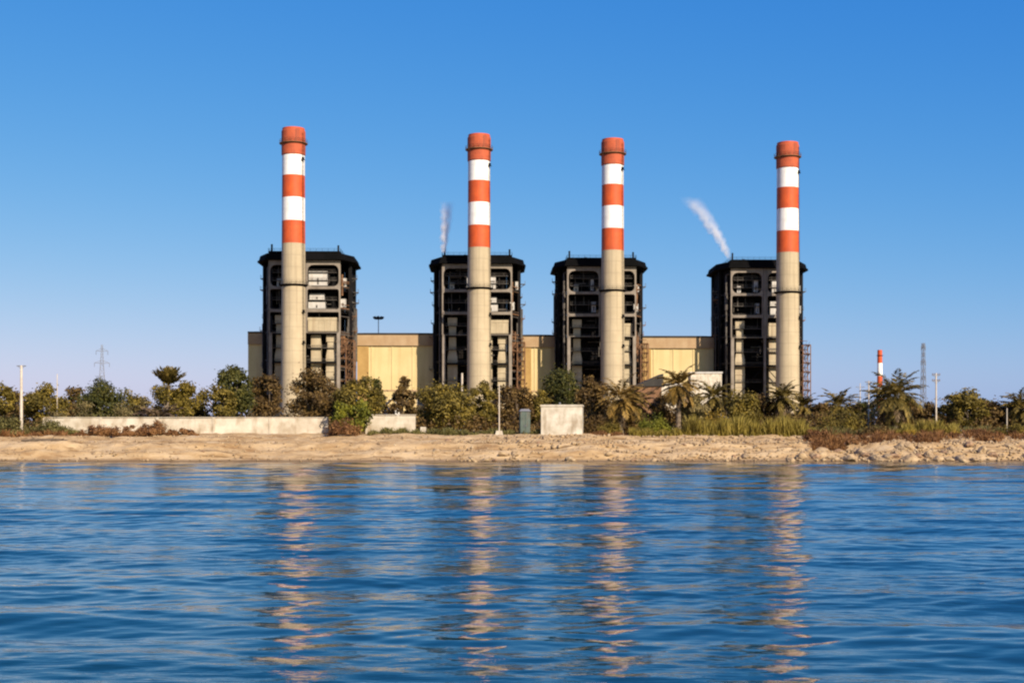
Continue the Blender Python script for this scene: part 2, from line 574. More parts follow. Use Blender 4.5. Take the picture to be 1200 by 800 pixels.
# ------------------------------------------------------------------ boiler houses
ROT = R(1.0)
BH_PX = [363.5, 559.5, 701.0, 886.5]
BH_D = [d + 31 for d in CHD]
BH_LABEL = ['open framed boiler house with big white panels, beside the floodlight mast',
            'open framed dark boiler house under the thin upright wisp of steam',
            'dark open framed boiler house without steam, above the square white hut',
            'open framed dark boiler house under the long drifting steam plume']
OCT = [(-12.9, -17), (12.9, -17), (16.5, -8.5), (16.5, 9), (12.5, 17), (-12.5, 17), (-16.5, 9), (-16.5, -8.5)]


def octo(e): 
    out = []
    for x, y in OCT:
        l = math.hypot(x, y)
        out.append((x + e * x / l * 1.1, y + e * y / l * 1.1))
    return out


def rounded_hole_frame(b, x0, x1, z0, z1, tx, tz0, tz1, r, y0, y1, mi=0):
    """a portal: outer rectangle x0..x1,z0..z1; hole inset by tx at the sides, tz0 below, tz1 above, corner radius r"""
    ox0, ox1, oz0, oz1 = x0 + tx, x1 - tx, z0 + tz0, z1 - tz1
    inner, outer = [], []
    k = 5
    for cx, cz, a0, ex, ez in ((ox1 - r, oz1 - r, 0, x1, z1), (ox0 + r, oz1 - r, 90, x0, z1), (ox0 + r, oz0 + r, 180, x0, z0), (ox1 - r, oz0 + r, 270, x1, z0)):
        for j in range(k + 1):
            a = R(a0 + 90 * j / k)
            inner.append((cx + r * math.cos(a), cz + r * math.sin(a)))
            outer.append((ex, ez))
    n = len(inner)
    vs = [(x, y0, z) for x, z in inner] + [(x, y0, z) for x, z in outer] + [(x, y1, z) for x, z in inner] + [(x, y1, z) for x, z in outer]
    fs = []
    for i in range(n):
        j = (i + 1) % n
        fs.append((i, n + i, n + j, j))                          # front
        fs.append((2 * n + i, 2 * n + j, 3 * n + j, 3 * n + i))  # back
        fs.append((i, j, 2 * n + j, 2 * n + i))                  # reveal
    b.add(vs, fs, mi)


def make_boiler_house():
    rnd = random.Random(5)
    root = empty('boiler_house', (0, 0, 0))
    # roof
    b = MB()
    b.prism(octo(2.6), 66.2, octo(2.5), 66.9)
    b.prism(octo(2.1), 66.9, octo(1.6), 68.7)
    c = [(-13.6, -17.9), (13.6, -17.9), (13.6, 17.9), (-13.6, 17.9)]
    b.prism(c, 68.7, c, 69.6)
    rf = b.build('roof', M['blacksteel'], root)
    for (x, y, h, r) in ((-12.6, -15.5, 2.6, .35), (12.6, -15.0, 2.3, .35), (-5, 2, 2.4, .8), (6, 5, 2.0, .9)):
        b = MB(); b.bar((x, y, 69.6), (x, y, 69.6 + h), r, n=10); b.bar((x, y, 69.6 + h), (x, y, 69.9 + h), r * 1.4, r * .6, 10)
        b.build('roof_vent', M['darksteel'], rf)
    b = MB()
    for z in (70.1, 70.6):
        for i in range(4):
            b.bar((*c[i], z), (*c[(i + 1) % 4], z), .05, n=4)
    for i in range(4):
        for k in range(12):
            p0, p1 = Vector(c[i]), Vector(c[(i + 1) % 4])
            q = p0.lerp(p1, k / 12)
            b.bar((q.x, q.y, 69.6), (q.x, q.y, 70.6), .05, n=4)
    b.build('railing', M['darksteel'], rf)
    # front portal frames, one per bay and tier
    yf0, yf1 = -17.6, -16.3
    tiers = [(55.6, 66.1, 1.0, 2.2, 2.6), (47.0, 55.55, 1.0, .35, 1.0), (38.6, 46.95, .3, .5, .6)]
    for x0, x1 in ((-13.6, -.55), (.55, 13.6)):
        for z0, z1, tb, tt, r in tiers:
            b = MB(); rounded_hole_frame(b, x0, x1, z0, z1, (.6 if z0 > 50 else .5), tb * .6, tt * .75, r * .85, yf0, yf1)
            b.build('portal_frame', M['frame'], root)
    b = MB(); b.box(-.4, .4, yf0 - .2, yf1, 0, 66.1); b.build('column', M['frame'], root)
    for x in (-12.9, 12.9):
        b = MB(); b.box(x - .6, x + .6, yf0 - .05, yf1 + .1, 0, 38.5); b.build('column', M['frame'], root)
    for i, (x, y) in enumerate(OCT[2:]):
        b = MB(); b.box(x - .6, x + .6, y - .6, y + .6, 0, 66.15); b.build('column', M['darksteel'], root)
    # floors
    for z in (27.4, 38.0, 46.6, 55.0):
        b = MB(); b.prism(octo(-1.0), z, octo(-1.0), z + .5)
        fl = b.build('floor_slab', M['darksteel'], root)
        b = MB()
        loop = [OCT[6], OCT[7], OCT[0], OCT[1], OCT[2], OCT[3]]
        for zz in (z + 1.0, z + 1.5):
            for k in range(5):
                b.bar((*loop[k], zz), (*loop[k + 1], zz), .07, n=4)
        b.build('guard_rail', M['pipe'], fl)
    # casing of the boiler itself
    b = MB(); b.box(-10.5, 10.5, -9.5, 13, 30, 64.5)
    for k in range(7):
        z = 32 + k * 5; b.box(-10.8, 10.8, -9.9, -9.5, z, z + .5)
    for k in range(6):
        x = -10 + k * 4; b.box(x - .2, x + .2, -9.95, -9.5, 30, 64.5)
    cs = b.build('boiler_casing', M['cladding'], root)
    b = MB(); b.prism([(-9, -8), (9, -8), (9, 11), (-9, 11)], 30, [(-9, -8), (9, -8), (9, 11), (-9, 11)], 30.02)
    b.prism([(-3, -2), (3, -2), (3, 4), (-3, 4)], 14, [(-9, -8), (9, -8), (9, 11), (-9, 11)], 29.95)
    b.build('ash_hopper', M['darksteel'], cs)
    # back and side cladding: dark sheets between the columns
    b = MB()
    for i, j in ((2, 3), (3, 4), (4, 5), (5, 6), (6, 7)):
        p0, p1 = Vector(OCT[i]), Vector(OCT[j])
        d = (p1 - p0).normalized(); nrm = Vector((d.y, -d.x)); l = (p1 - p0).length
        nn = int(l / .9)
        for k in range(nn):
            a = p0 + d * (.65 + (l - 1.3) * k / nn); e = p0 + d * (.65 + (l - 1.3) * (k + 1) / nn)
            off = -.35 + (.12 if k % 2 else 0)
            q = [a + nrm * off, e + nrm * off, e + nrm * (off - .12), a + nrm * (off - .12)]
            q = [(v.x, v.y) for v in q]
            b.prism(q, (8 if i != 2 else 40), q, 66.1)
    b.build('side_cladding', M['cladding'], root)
    # front chamfer, shadow side: near-black sheet panels add painted shade, gaps at every storey
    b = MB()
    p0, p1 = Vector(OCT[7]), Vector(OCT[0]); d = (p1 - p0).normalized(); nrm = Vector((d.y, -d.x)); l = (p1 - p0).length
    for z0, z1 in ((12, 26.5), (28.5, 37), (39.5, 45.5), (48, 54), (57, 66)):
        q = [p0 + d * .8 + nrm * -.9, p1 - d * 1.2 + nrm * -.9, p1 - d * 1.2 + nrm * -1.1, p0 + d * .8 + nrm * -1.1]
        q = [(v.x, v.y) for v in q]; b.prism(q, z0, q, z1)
    b.build('chamfer_shade_cladding', M['cladding'], root)
    b = MB()
    q = p0 + d * 4.5 - nrm * .2
    b.bar((q.x, q.y, 0), (q.x, q.y, 64), .38, n=8); b.bar((q.x, q.y, 50), (q.x, q.y, 57), .62, n=8)
    b.bar((q.x, q.y, 64), (q.x + 2.2, q.y - 1, 64.8), .36, n=8)
    b.build('downpipe', M['pipe'], root)
    # tall flue gas ducts at the front
    for x, top in ((-9.6, 45.5), (9.9, 38.4)):
        b = MB()
        b.box(x - 1.9, x + 1.9, -15.6, -12.2, 0, 30)
        b.prism([(x - 1.9, -15.6), (x + 1.9, -15.6), (x + 1.9, -12.2), (x - 1.9, -12.2)], 30, [(x - 1.4, -15.2), (x + 1.4, -15.2), (x + 1.4, -12.4), (x - 1.4, -12.4)], 33)
        b.box(x - 1.4, x + 1.4, -15.2, -12.4, 33, top - 3)
        b.box(x - 1.8, x + 1.8, -15.5, -12.2, top - 3, top)
        for z in (4, 9, 14, 19, 24, 28.6):
            b.box(x - 2.05, x + 2.05, -15.8, -12, z, z + .35)
        b.build('flue_duct', M['beige'], root)
    b = MB(); b.box(2.2, 5.9, -14.9, -11.5, 0, 38.3)
    for z in (6, 13, 20, 27, 34): b.box(2.0, 6.1, -15.1, -11.4, z, z + .35)
    b.build('flue_duct', M['beige'], root)
    for z in (51.2, 58.6, 61.6, 42.2, 33.0, 21.0):
        for x0, x1 in ((-12.3, -1.0), (1.0, 12.3)):
            if z == 42.2 and x0 > 0: continue
            b = MB(); b.box(x0, x1, -16.2, -14.6, z, z + .18)
            for zz in (z + .7, z + 1.2): b.bar((x0, -16.15, zz), (x1, -16.15, zz), .05, n=4)
            for k in range(7):
                x = x0 + (x1 - x0) * k / 6; b.bar((x, -16.15, z), (x, -16.15, z + 1.2), .05, n=4)
            b.build('platform', M['pipe'], root)
    # wide beige air duct across the bay
    b = MB(); b.box(1.2, 12.2, -16.0, -11.2, 39.3, 44.3); b.box(1.0, 12.3, -16.15, -11.1, 43.6, 44.6)
    for x in (3.2, 5.4, 7.6, 9.8): b.box(x - .12, x + .12, -16.12, -15.9, 39.3, 43.6)
    b.build('air_duct', M['beige'], root)
    # white cabinets and drums
    for x0, x1, y0, z0, z1 in ((1.4, 8.4, -15.6, 56.8, 62.0), (1.2, 7.6, -15.2, 48.0, 50.6), (1.6, 7.2, -14.6, 51.4, 53.6), (-4.6, -2.6, -15.2, 57, 61.5),
                               (-4.0, -2.0, -15.0, 48.5, 52.6), (-10.8, -8.8, -14.8, 56.6, 59.2), (12.9, 14.9, -10.6, 49, 52), (13.2, 15.1, -10.4, 57, 60)):
        b = MB(); b.box(x0, x1, y0, y0 + 3.4, z0, z1)
        b.box(x0 - .1, x1 + .1, y0 - .1, y0 + 3.5, z1, z1 + .2)
        nn = max(2, int((x1 - x0) / 1.4))
        for k in range(1, nn):
            x = x0 + (x1 - x0) * k / nn; b.box(x - .05, x + .05, y0 - .06, y0, z0, z1)
        o = b.build('equipment_cabinet', M['pale'], root)
        b = MB(); xm = (x0 + x1) / 2; b.box(xm - .3, xm + .3, y0 - .1, y0 - .062, z0 + .4, z0 + (z1 - z0) * .55); b.build('door', M['pipe'], o)
    # pipe clutter
    for k in range(40):
        b = MB()
        z = rnd.choice([28.6, 30, 33, 36, 39.4, 41, 45, 47.8, 50, 53, 56.4, 58, 60, 63])
        x = rnd.uniform(-12, 9); l = rnd.uniform(2, 6); y = rnd.uniform(-15.6, -11)
        if rnd.random() < .55: b.bar((x, y, z), (min(12, x + l), y, z), rnd.uniform(.12, .3), n=6)
        else: b.bar((x, y, z), (x, y, min(65, z + l * 1.3)), rnd.uniform(.12, .28), n=6)
        b.build('pipe', M['pipe'], root)
    for k in range(30):
        b = MB()
        t = rnd.random(); z = rnd.uniform(20, 60)
        x, y = 13.0 + 3 * t, -15.6 + 7 * t
        if rnd.random() < .5: b.bar((x, y, z), (x, y, min(65, z + rnd.uniform(3, 9))), rnd.uniform(.2, .5), n=6)
        else: b.bar((13.1, -15.7, z), (16.1, -8.9, z), rnd.uniform(.15, .4), n=6)
        b.build('pipe', M['rust'] if k % 3 else M['pipe'], root)
    # cross bracing on the low storeys
    b = MB()
    for z0, z1 in ((.5, 13.5), (13.8, 27)):
        b.bar((-12.4, -16.6, z0), (-.6, -16.6, z1), .22, n=4); b.bar((.6, -16.6, z1), (12.4, -16.6, z0), .22, n=4)
    for z in (13.6, 27.2):
        b.box(-12.2, -.55, -17.3, -16.5, z, z + .7); b.box(.55, 12.2, -17.3, -16.5, z, z + .7)
    b.build('brace', M['darksteel'], root)
    # small landings, ladders and pipes that stick out past the side columns
    rs = random.Random(21)
    for sd_ in (-1, 1):
        for z in (60.5, 56.2, 51.5, 45.8, 40.5, 34.0, 27.0):
            y = rs.uniform(-7.5, 5); w_ = rs.uniform(1.5, 3); e_ = rs.uniform(1.0, 2.2)
            xa, xb = sorted((sd_ * 16.6, sd_ * (16.9 + e_)))
            b = MB(); b.box(xa, xb, y, y + w_, z, z + .2)
            for yy in (y, y + w_):
                b.bar((sd_ * (16.8 + e_), yy, z + .2), (sd_ * (16.8 + e_), yy, z + 1.4), .06, n=4)
                b.bar((sd_ * 16.6, yy, z - 1.4), (sd_ * (16.7 + e_), yy, z), .09, n=4)
            b.bar((sd_ * (16.8 + e_), y, z + 1.4), (sd_ * (16.8 + e_), y + w_, z + 1.4), .06, n=4)
            b.build('landing', M['pipe'] if rs.random() < .5 else M['rust'], root)
        for k in range(4):
            y = rs.uniform(-8, 6); z0 = rs.uniform(6, 30); z1 = rs.uniform(40, 64)
            b = MB(); x = sd_ * rs.uniform(17.0, 17.7); b.bar((x, y, z0), (x, y, z1), rs.uniform(.15, .35), n=7); b.bar((x, y, z1), (sd_ * 16.2, y, z1 + .5), .15, n=6)
            b.build('riser_pipe', M['pipe'], root)
    # rusty stair tower on the sunny flank
    b = MB()
    X0, X1, Y0, Y1 = 15.6, 18.6, -15.8, -10.8
    for x in (X0, X1):
        for y in (Y0, Y1):
            b.box(x - .17, x + .17, y - .17, y + .17, 0, 36)
    lv = [3.6 * k for k in range(0, 11)]
    for k, z in enumerate(lv):
        b.box(X0 + .2, X1 - .2, Y0 - .5, Y0 + .5, z, z + .14); b.box(X0 + .2, X1 - .2, Y1 - .5, Y1 + .5, z + 1.8, z + 1.94)
        for x in (X0, X1): b.box(x - .1, x + .1, Y0, Y1, z - .2, z)
        for y in (Y0, Y1): b.box(X0, X1, y - .1, y + .1, z - .2, z)
        b.bar((X0, Y0, z), (X1, Y0, z + 3.6 if k < 10 else z), .08, n=4)
    st = b.build('stair_tower', M['rust'], root)
    b = MB()
    for k, z in enumerate(lv[:-1]):
        for (ya, za, yb, zb, xa) in ((Y0, z, Y1, z + 1.8, X0 + .95), (Y1, z + 1.8, Y0, z + 3.6, X1 - .95)):
            for dx in (-.6, .6):
                b.bar((xa + dx, ya, za + .1), (xa + dx, yb, zb + .1), .12, n=4)
                b.bar((xa + dx, ya, za + 1.1), (xa + dx, yb, zb + 1.1), .05, n=4)
            for s in range(8):
                t = (s + .5) / 8; y = ya + (yb - ya) * t; zz = za + (zb - za) * t
                b.box(xa - .6, xa + .6, y - .15, y + .15, zz + .08, zz + .13)
    b.build('stair_flight', M['rust'], st)
    return root


bh0 = make_boiler_house()
BH_POS = []
for i in range(4):
    o = bh0 if i == 0 else copy_tree(bh0)
    x = PX(BH_PX[i], BH_D[i]); BH_POS.append((x, BH_D[i]))
    o.location = (x, BH_D[i], GZ); o.rotation_euler = (0, 0, ROT)
    if i:
        rv = random.Random(40 + i)
        for ch in o.children:
            st_ = ch.name.split('.')[0]
            if st_ in ('pipe', 'landing', 'riser_pipe'): ch.location = (rv.uniform(-.3, .3), rv.uniform(-.3, .3), rv.uniform(-2.5, 1.5))
            elif st_ == 'equipment_cabinet':
                zs = rv.uniform(.86, 1.0); c0 = sum((Vector(c) for c in ch.bound_box), Vector()) / 8
                ch.scale = (rv.uniform(.55, 1.0), 1, zs); ch.location = (c0.x * (1 - ch.scale[0]) + rv.uniform(-.3, 1.6) * (1 if c0.x > 0 else .4), 0, min(v[2] for v in ch.bound_box) * (1 - zs))
            elif st_ == 'air_duct' and i > 1: ch.scale = (1, 1, 1); ch.location = (0, rv.uniform(0, 1.5), rv.uniform(-.6, .2))
    tag(o, BH_LABEL[i], 'boiler house', 'boiler houses of the power station')

# ------------------------------------------------------------------ turbine hall and annexes
def hall_block(xa, ya, xb, yb, label, group, ochre=True):
    """a cream hall from (xa,ya) to (xb,yb) along its front"""
    ang = math.atan2(yb - ya, xb - xa); ln = math.hypot(xb - xa, yb - ya)
    hall = empty('turbine_hall', (xa, ya, GZ), ang); tag(hall, label, 'hall', group)
    b = MB(); b.box(0, ln, 0, 15, 0, 35.6); b.build('wall', M['hall'], hall)
    b = MB(); b.box(-.0, ln, -.8, 15.2, 35.6, 40.0); b.build('fascia', M['fascia'], hall)
    b = MB(); b.box(-.0, ln, -1.1, 15.4, 40.0, 40.6); b.box(2, ln - 2, 5, 12, 40.6, 41.1); b.build('roof', M['roofdark'], hall)
    b = MB(); b.box(.0, ln, -.2, -.003, 17.5, 18.1); b.build('string_course', M['fascia'], hall)
    if ochre:
        b = MB(); b.box(.05, min(4.6, ln * .3), -.35, -.0, 0, 35.5); b.build('ochre_strip', M['ochre'], hall)  # ochre strip down one end of the front wall
        n = max(1, int(ln / 9))
        for k in range(n):
            s_ = 5.5 + (ln - 6) * (k + .5) / n
            b = MB(); b.box(s_ - 4, s_ - 3.6, -.24, -.0, 18.2, 35.5); b.build('pilaster', M['hall'], hall)
            f = MB()
            for q0, q1 in ((s_ - 2.1, s_ - 1.9), (s_ + 1.9, s_ + 2.1)): f.box(q0, q1, -.16, -.003, 12, 15)
            f.box(s_ - 2.1, s_ + 2.1, -.16, -.003, 15, 15.2); f.box(s_ - 2.1, s_ + 2.1, -.2, -.003, 11.8, 12)
            fo = f.build('window', M['pale'], hall)
            g_ = MB(); g_.box(s_ - 1.9, s_ + 1.9, -.06, -.003, 12, 15); g_.build('pane', M['glass'], fo)


HL = ['cream hall with brown roof band beside the boiler house with white panels', 'narrow cream hall behind the rusty stair tower, above the green cabinet', 'cream hall with brown roof band behind the shed and tall date palm']
for i in range(3):
    (xa, ya), (xb, yb) = BH_POS[i], BH_POS[i + 1]
    l = xb - xa; dx, dy = math.cos(ROT), math.sin(ROT); yb = ya = ya * .35 + yb * .65; l = l / dx; xb, yb = xa + dx * l, ya + dy * l
    ox, oy = -dy * 2.0, dx * 2.0
    hall_block(xa + dx * 17.4 + ox, ya + dy * 17.4 + oy, xb - dx * 17.4 + ox, yb - dy * 17.4 + oy, HL[i], 'cream halls between the boiler houses')
(xa, ya) = BH_POS[0]; dx, dy = math.cos(ROT), math.sin(ROT)
hall_block(xa - dx * 24.6 - dy * 2, ya - dy * 24.6 + dx * 2, xa - dx * 17.4 - dy * 2, ya - dy * 17.4 + dx * 2, 'short cream end hall peeping out beside the tallest looking chimney', 'cream halls between the boiler houses', False)

an = empty('annex', (PX(790, 547), 547, GZ), ROT)
tag(an, 'plain white flat roofed annex against the boiler house with the long plume', 'building')
Xa, Xb = PX(772, 547) - PX(790, 547), PX(846, 547) - PX(790, 547)
zt = PZ(435.5, 547) - GZ
b = MB(); b.box(6.5, Xb, 0, 8, 0, zt - .6); b.box(Xa, 6.49, 1, 8, 0, zt - 5); b.build('wall', M['block'], an)
b = MB(); b.box(6.2, Xb + .3, -.3, 8.3, zt - .6, zt); b.box(Xa - .3, 6.19, .7, 8.3, zt - 5, zt - 4.5); b.build('roof', M['pale'], an)
for k in range(4):
    b = MB(); b.box(7.6 + k * 2.8, 9 + k * 2.8, -.05, -.003, 6, 8); b.build('window', M['glass'], an)

sh = empty('shed', (PX(762, 420), 420, 4.8), R(6))
tag(sh, 'shed with a sloping dark roof among the palms in front of the hall', 'shed')
zt = PZ(440, 420) - 4.8
b = MB(); b.prism([(-4, 0), (3.4, 0), (3.4, 6), (-4, 6)], 0, [(-4, 0), (3.4, 0), (3.4, 6), (-4, 6)], zt - 3.2); b.build('wall', M['rust'], sh)
b = MB(); b.add([(-4.5, -.5, zt - 3.1), (3.9, -.5, zt + .6), (3.9, 6.5, zt + .6), (-4.5, 6.5, zt - 3.1), (-4.5, -.5, zt - 3.3), (3.9, -.5, zt - 3.1), (3.9, 6.5, zt - 3.1), (-4.5, 6.5, zt - 3.3)],
              [(0, 1, 2, 3), (0, 4, 5, 1), (1, 5, 6, 2), (2, 6, 7, 3), (3, 7, 4, 0), (4, 7, 6, 5)])
b.build('roof', M['roofdark'], sh)


# ------------------------------------------------------------------ boundary walls, pump house, small things
def wall_run(px0, px1, py_top, d, label, drop=0.0, th=.3):
    x0, x1 = PX(px0, d), PX(px1, d)
    zg = min(ground(x, d) for x in np.linspace(x0, x1, 9)) - .3
    root = empty('boundary_wall', ((x0 + x1) / 2, d, zg))
    tag(root, label, 'wall')
    zt = PZ(py_top, d) - zg; hw = (x1 - x0) / 2
    rnd = random.Random(int(px0))
    b = MB()
    n = max(2, int(hw * 2 / 2.5)); prev = -hw
    for k in range(n):
        nx_ = -hw + 2 * hw * (k + 1) / n
        b.box(prev, nx_ - .012, 0, th + rnd.uniform(-.02, .02), 0, zt - .15 + rnd.uniform(-.05, .05)); prev = nx_
    b.build('panel', M['wall'], root)
    b = MB(); b.box(-hw - .05, hw + .05, -.06, th + .06, zt - .09, zt); b.build('coping', M['wall'], root)
    for k in range(0, n + 1, 3):
        x = -hw + 2 * hw * k / n
        b = MB(); b.box(x - .18, x + .18, -.1, -.003, 0, zt - .12); b.build('pier', M['wall'], root)
    return root


wall_run(52, 383, 488.5, 190, 'long whitewashed boundary wall at the back of the beach, reaching to the drooping olive tree')
wall_run(430, 487, 485.5, 191.5, 'short white wall between the drooping olive tree and the broad olive thicket')

D = 186.0
ph = empty('pump_house', (PX(658, D), D, ground(PX(658, D), D) - .2), R(-5))
tag(ph, 'small square white concrete hut standing on the top of the beach', 'hut')
hw, zt = 50 / F * D / 2, PZ(474, D) - ground(PX(658, D), D) + .2
b = MB(); b.box(-hw + .1, hw - .1, .1, 4.2, 0, zt - .22); b.build('wall', M['block'], ph)
b = MB(); b.box(-hw, hw, 0, 4.3, zt - .22, zt); b.build('roof', M['block'], ph)
b = MB(); b.box(-hw - .2, hw + .3, -.3, 4.4, -.3, .35); b.build('plinth', M['wall'], ph)
b = MB(); b.bar((-.3, 1.5, zt), (-.3, 1.5, zt + .35), .12, n=8); b.build('roof_vent', M['galv'], ph)

D = 187.0
cx_ = PX(615.5, D); zg = ground(cx_, D)
cb = empty('cabinet', (cx_, D, zg - .1), R(8))
tag(cb, 'faded green metal cabinet standing close to the square white hut', 'cabinet')
zt = PZ(479, D) - zg
b = MB(); b.box(-.68, .68, 0, 1.0, .35, zt - .2); b.build('body', M['green'], cb)
b = MB(); b.prism([(-.78, -.1), (.78, -.1), (.78, 1.1), (-.78, 1.1)], zt - .2, [(-.5, .1), (.5, .1), (.5, .9), (-.5, .9)], zt + .1); b.build('hood', M['galv'], cb)
for x0, x1 in ((-.62, -.02), (.02, .62)):
    b = MB(); b.box(x0, x1, -.05, -.003, .45, zt - .3); d_ = b.build('door', M['green'], cb)
    b = MB(); b.box(x0 * .15 + x1 * .1 - .02, x0 * .15 + x1 * .1 + .04, -.1, -.05, 1.2, 1.45); b.build('handle', M['galv'], d_)
for x in (-.55, .55):
    b = MB(); b.box(x - .08, x + .08, .1, .9, 0, .35); b.build('leg', M['galv'], cb)

D = 188.0
bx = PX(496, D); zg = ground(bx, D)
b = MB(); b.prism([(-.42, -.3), (.42, -.3), (.42, .3), (-.42, .3)], -.2, [(-.36, -.24), (.36, -.24), (.36, .24), (-.36, .24)], 1.05)
o = b.build('concrete_marker', M['block'], loc=(bx, D, zg)); tag(o, 'small white concrete marker block at the foot of the broad olive thicket', 'marker')

D = 215.0
hx_ = PX(459, D); zg = ground(hx_, D)
ht = empty('hut', (hx_, D, zg), R(0))
tag(ht, 'little white gabled hut peeping out behind the short white wall', 'hut')
zt = PZ(466, D) - zg
b = MB(); b.box(-1.2, 1.2, 0, 2.5, 0, zt - 1.4); b.build('wall', M['white'], ht)
b = MB()
for sg_ in (-1, 1):
    b.add([(0, -.3, zt), (sg_ * 1.55, -.3, zt - 1.55), (sg_ * 1.55, 2.8, zt - 1.55), (0, 2.8, zt), (0, -.3, zt - .12), (sg_ * 1.55, -.3, zt - 1.67), (sg_ * 1.55, 2.8, zt - 1.67), (0, 2.8, zt - .12)],
          [(0, 1, 2, 3), (4, 7, 6, 5), (0, 4, 5, 1), (1, 5, 6, 2), (2, 6, 7, 3)])
b.build('roof', M['white'], ht)
b = MB(); b.box(-.55, .55, -.05, -.003, .2, zt - 1.7); b.build('doorway', M['glass'], ht)


# poles and masts
def pole(px, py0, d, label, arm=0.0, r=.13, armz=.92, base=False, lamp=False, insul=True, extra=0, group=None):
    x = PX(px, d); zg = ground(x, d) - .2; h = PZ(py0, d) - zg
    root = empty('utility_pole', (x, d, zg))
    tag(root, label, 'pole', group)
    b = MB(); b.bar((0, 0, 0), (0, 0, h), r, r * .7, 10); b.build('shaft', M['pole'], root, smooth=False)
    if arm:
        for k in range(1 + extra):
            z = h * armz - k * .8
            b = MB(); b.box(-arm, arm, -.07, .07, z, z + .13); b.bar((arm * .7, 0, z), (0, 0, z - arm * .6), .03, n=4); b.bar((-arm * .7, 0, z), (0, 0, z - arm * .6), .03, n=4)
            a_ = b.build('crossarm', M['galv'], root)
            if insul:
                for q in (-.9, -.45, .45, .9):
                    b = MB(); b.lathe([(.03, z + .13, 0), (.07, z + .17, 0), (.04, z + .22, 0), (.07, z + .27, 0), (.01, z + .33, 0)], 8, x=arm * q); b.build('insulator', M['rust'], a_)
    if lamp:
        b = MB(); b.tube([(0, 0, h), (.3, -.2, h + .3), (1.1, -.6, h + .4)], [.05, .05, .05], 6); la = b.build('lamp_arm', M['galv'], root)
        b = MB(); b.box(.9, 1.6, -.8, -.5, h + .32, h + .5); b.build('lamp_head', M['galv'], la)
    if base:
        b = MB(); b.prism([(-.6, -.5), (.6, -.5), (.6, .5), (-.6, .5)], -.2, [(-.4, -.35), (.4, -.35), (.4, .35), (-.4, .35)], .8); b.build('footing', M['block'], root)
    return root


pole(25, 428, 187, 'thick pale concrete pole by the end of the beach, before the rounded trees', r=.22, arm=.6, armz=.985, insul=False)
pole(67, 438, 205, 'thin grey pole rising out of the broad domed olive tree', r=.08)
pole(585, 450, 186.5, 'slender pale pole on a white footing at the top of the beach', r=.09, base=True)
pole(541.5, 437, 300, 'pale stub pole rising behind the broad olive thicket', r=.28)
pole(1018, 446, 200, 'pale pole close to the skirted date palm, on its hut side', r=.12, arm=.5, armz=.97, insul=False)
pole(1097, 437, 196, 'tall slim pole with crossarm beside the skirted date palm, before the lattice tower', r=.13, arm=.55, armz=.96, extra=1)
pole(1180, 478, 190, 'short bare post in the dry scrub at the very end of the rocky bank', r=.08)
pole(1008, 449, 420, 'far thin pole between the palms, under the small distant chimney', r=.16, arm=1.3)

D = 600
x = PX(443.5, D); zg = GZ
mr_ = empty('floodlight_mast', (x, D, zg)); tag(mr_, 'tall floodlight mast rising behind the cream hall', 'light mast')
zt = PZ(370, D) - zg
b = MB(); b.bar((0, 0, 0), (0, 0, zt), .3, .16, 8); b.build('mast', M['galv'], mr_)
b = MB(); b.lathe([(.2, zt - 1.6, 0), (1.7, zt - 1.5, 0), (1.7, zt - 1.3, 0), (.2, zt - 1.2, 0)], 16); b.build('head_ring', M['darksteel'], mr_)
for k in range(8):
    t = k * math.pi / 4; b = MB(); b.box(-.5, .5, -.3, .3, -.35, .55)
    o = b.build('floodlight', M['darksteel'], mr_); o.location = (1.9 * math.cos(t), 1.9 * math.sin(t), zt - .9); o.rotation_euler = (R(25), 0, t + math.pi / 2)


def lattice(px, py0, d, wbase, label, arms, group=None, wtop=.8):
    x = PX(px, d); zg = GZ; h = PZ(py0, d) - zg
    root = empty('lattice_tower', (x, d, zg), R(20)); tag(root, label, 'pylon', group)
    def wd(t): return wbase * (1 - t) ** 1.25 + wtop * (1 - (1 - t) ** 1.25)
    b = MB(); n = 12
    for k in range(n):
        t0, t1 = k / n, (k + 1) / n
        c0 = [(sx * wd(t0) / 2, sy * wd(t0) / 2, h * t0) for sx, sy in ((-1, -1), (1, -1), (1, 1), (-1, 1))]
        c1 = [(sx * wd(t1) / 2, sy * wd(t1) / 2, h * t1) for sx, sy in ((-1, -1), (1, -1), (1, 1), (-1, 1))]
        for i in range(4):
            b.bar(c0[i], c1[i], .14, n=4); b.bar(c0[i], c1[(i + 1) % 4], .07, n=4); b.bar(c0[(i + 1) % 4], c1[i], .07, n=4); b.bar(c1[i], c1[(i + 1) % 4], .07, n=4)
    b.build('mast', M['galv'], root)
    for t, l in arms:
        b = MB(); z = h * t
        for sg_ in (-1, 1):
            for sy in (-1, 1):
                b.bar((0, sy * wd(t) / 2, z), (sg_ * l, 0, z + .3), .16, n=4); b.bar((0, sy * wd(t) / 2, z + 2), (sg_ * l, 0, z + .3), .12, n=4)
            b.bar((sg_ * l, 0, z + .3), (sg_ * l, 0, z - 2.2), .14, n=6)
        b.build('crossarm', M['galv'], root)


lattice(119.5, 404, 900, 9, 'distant lattice pylon peeping over the dark green tree behind the wall', [(.93, 3.6), (.8, 4.6)], 'far pylons')
lattice(1082, 402, 900, 3.6, 'tall narrow lattice tower far behind the skirted date palm', [(.96, 1.6), (.8, 1.8), (.62, 2.0)], 'far pylons', 1.4)

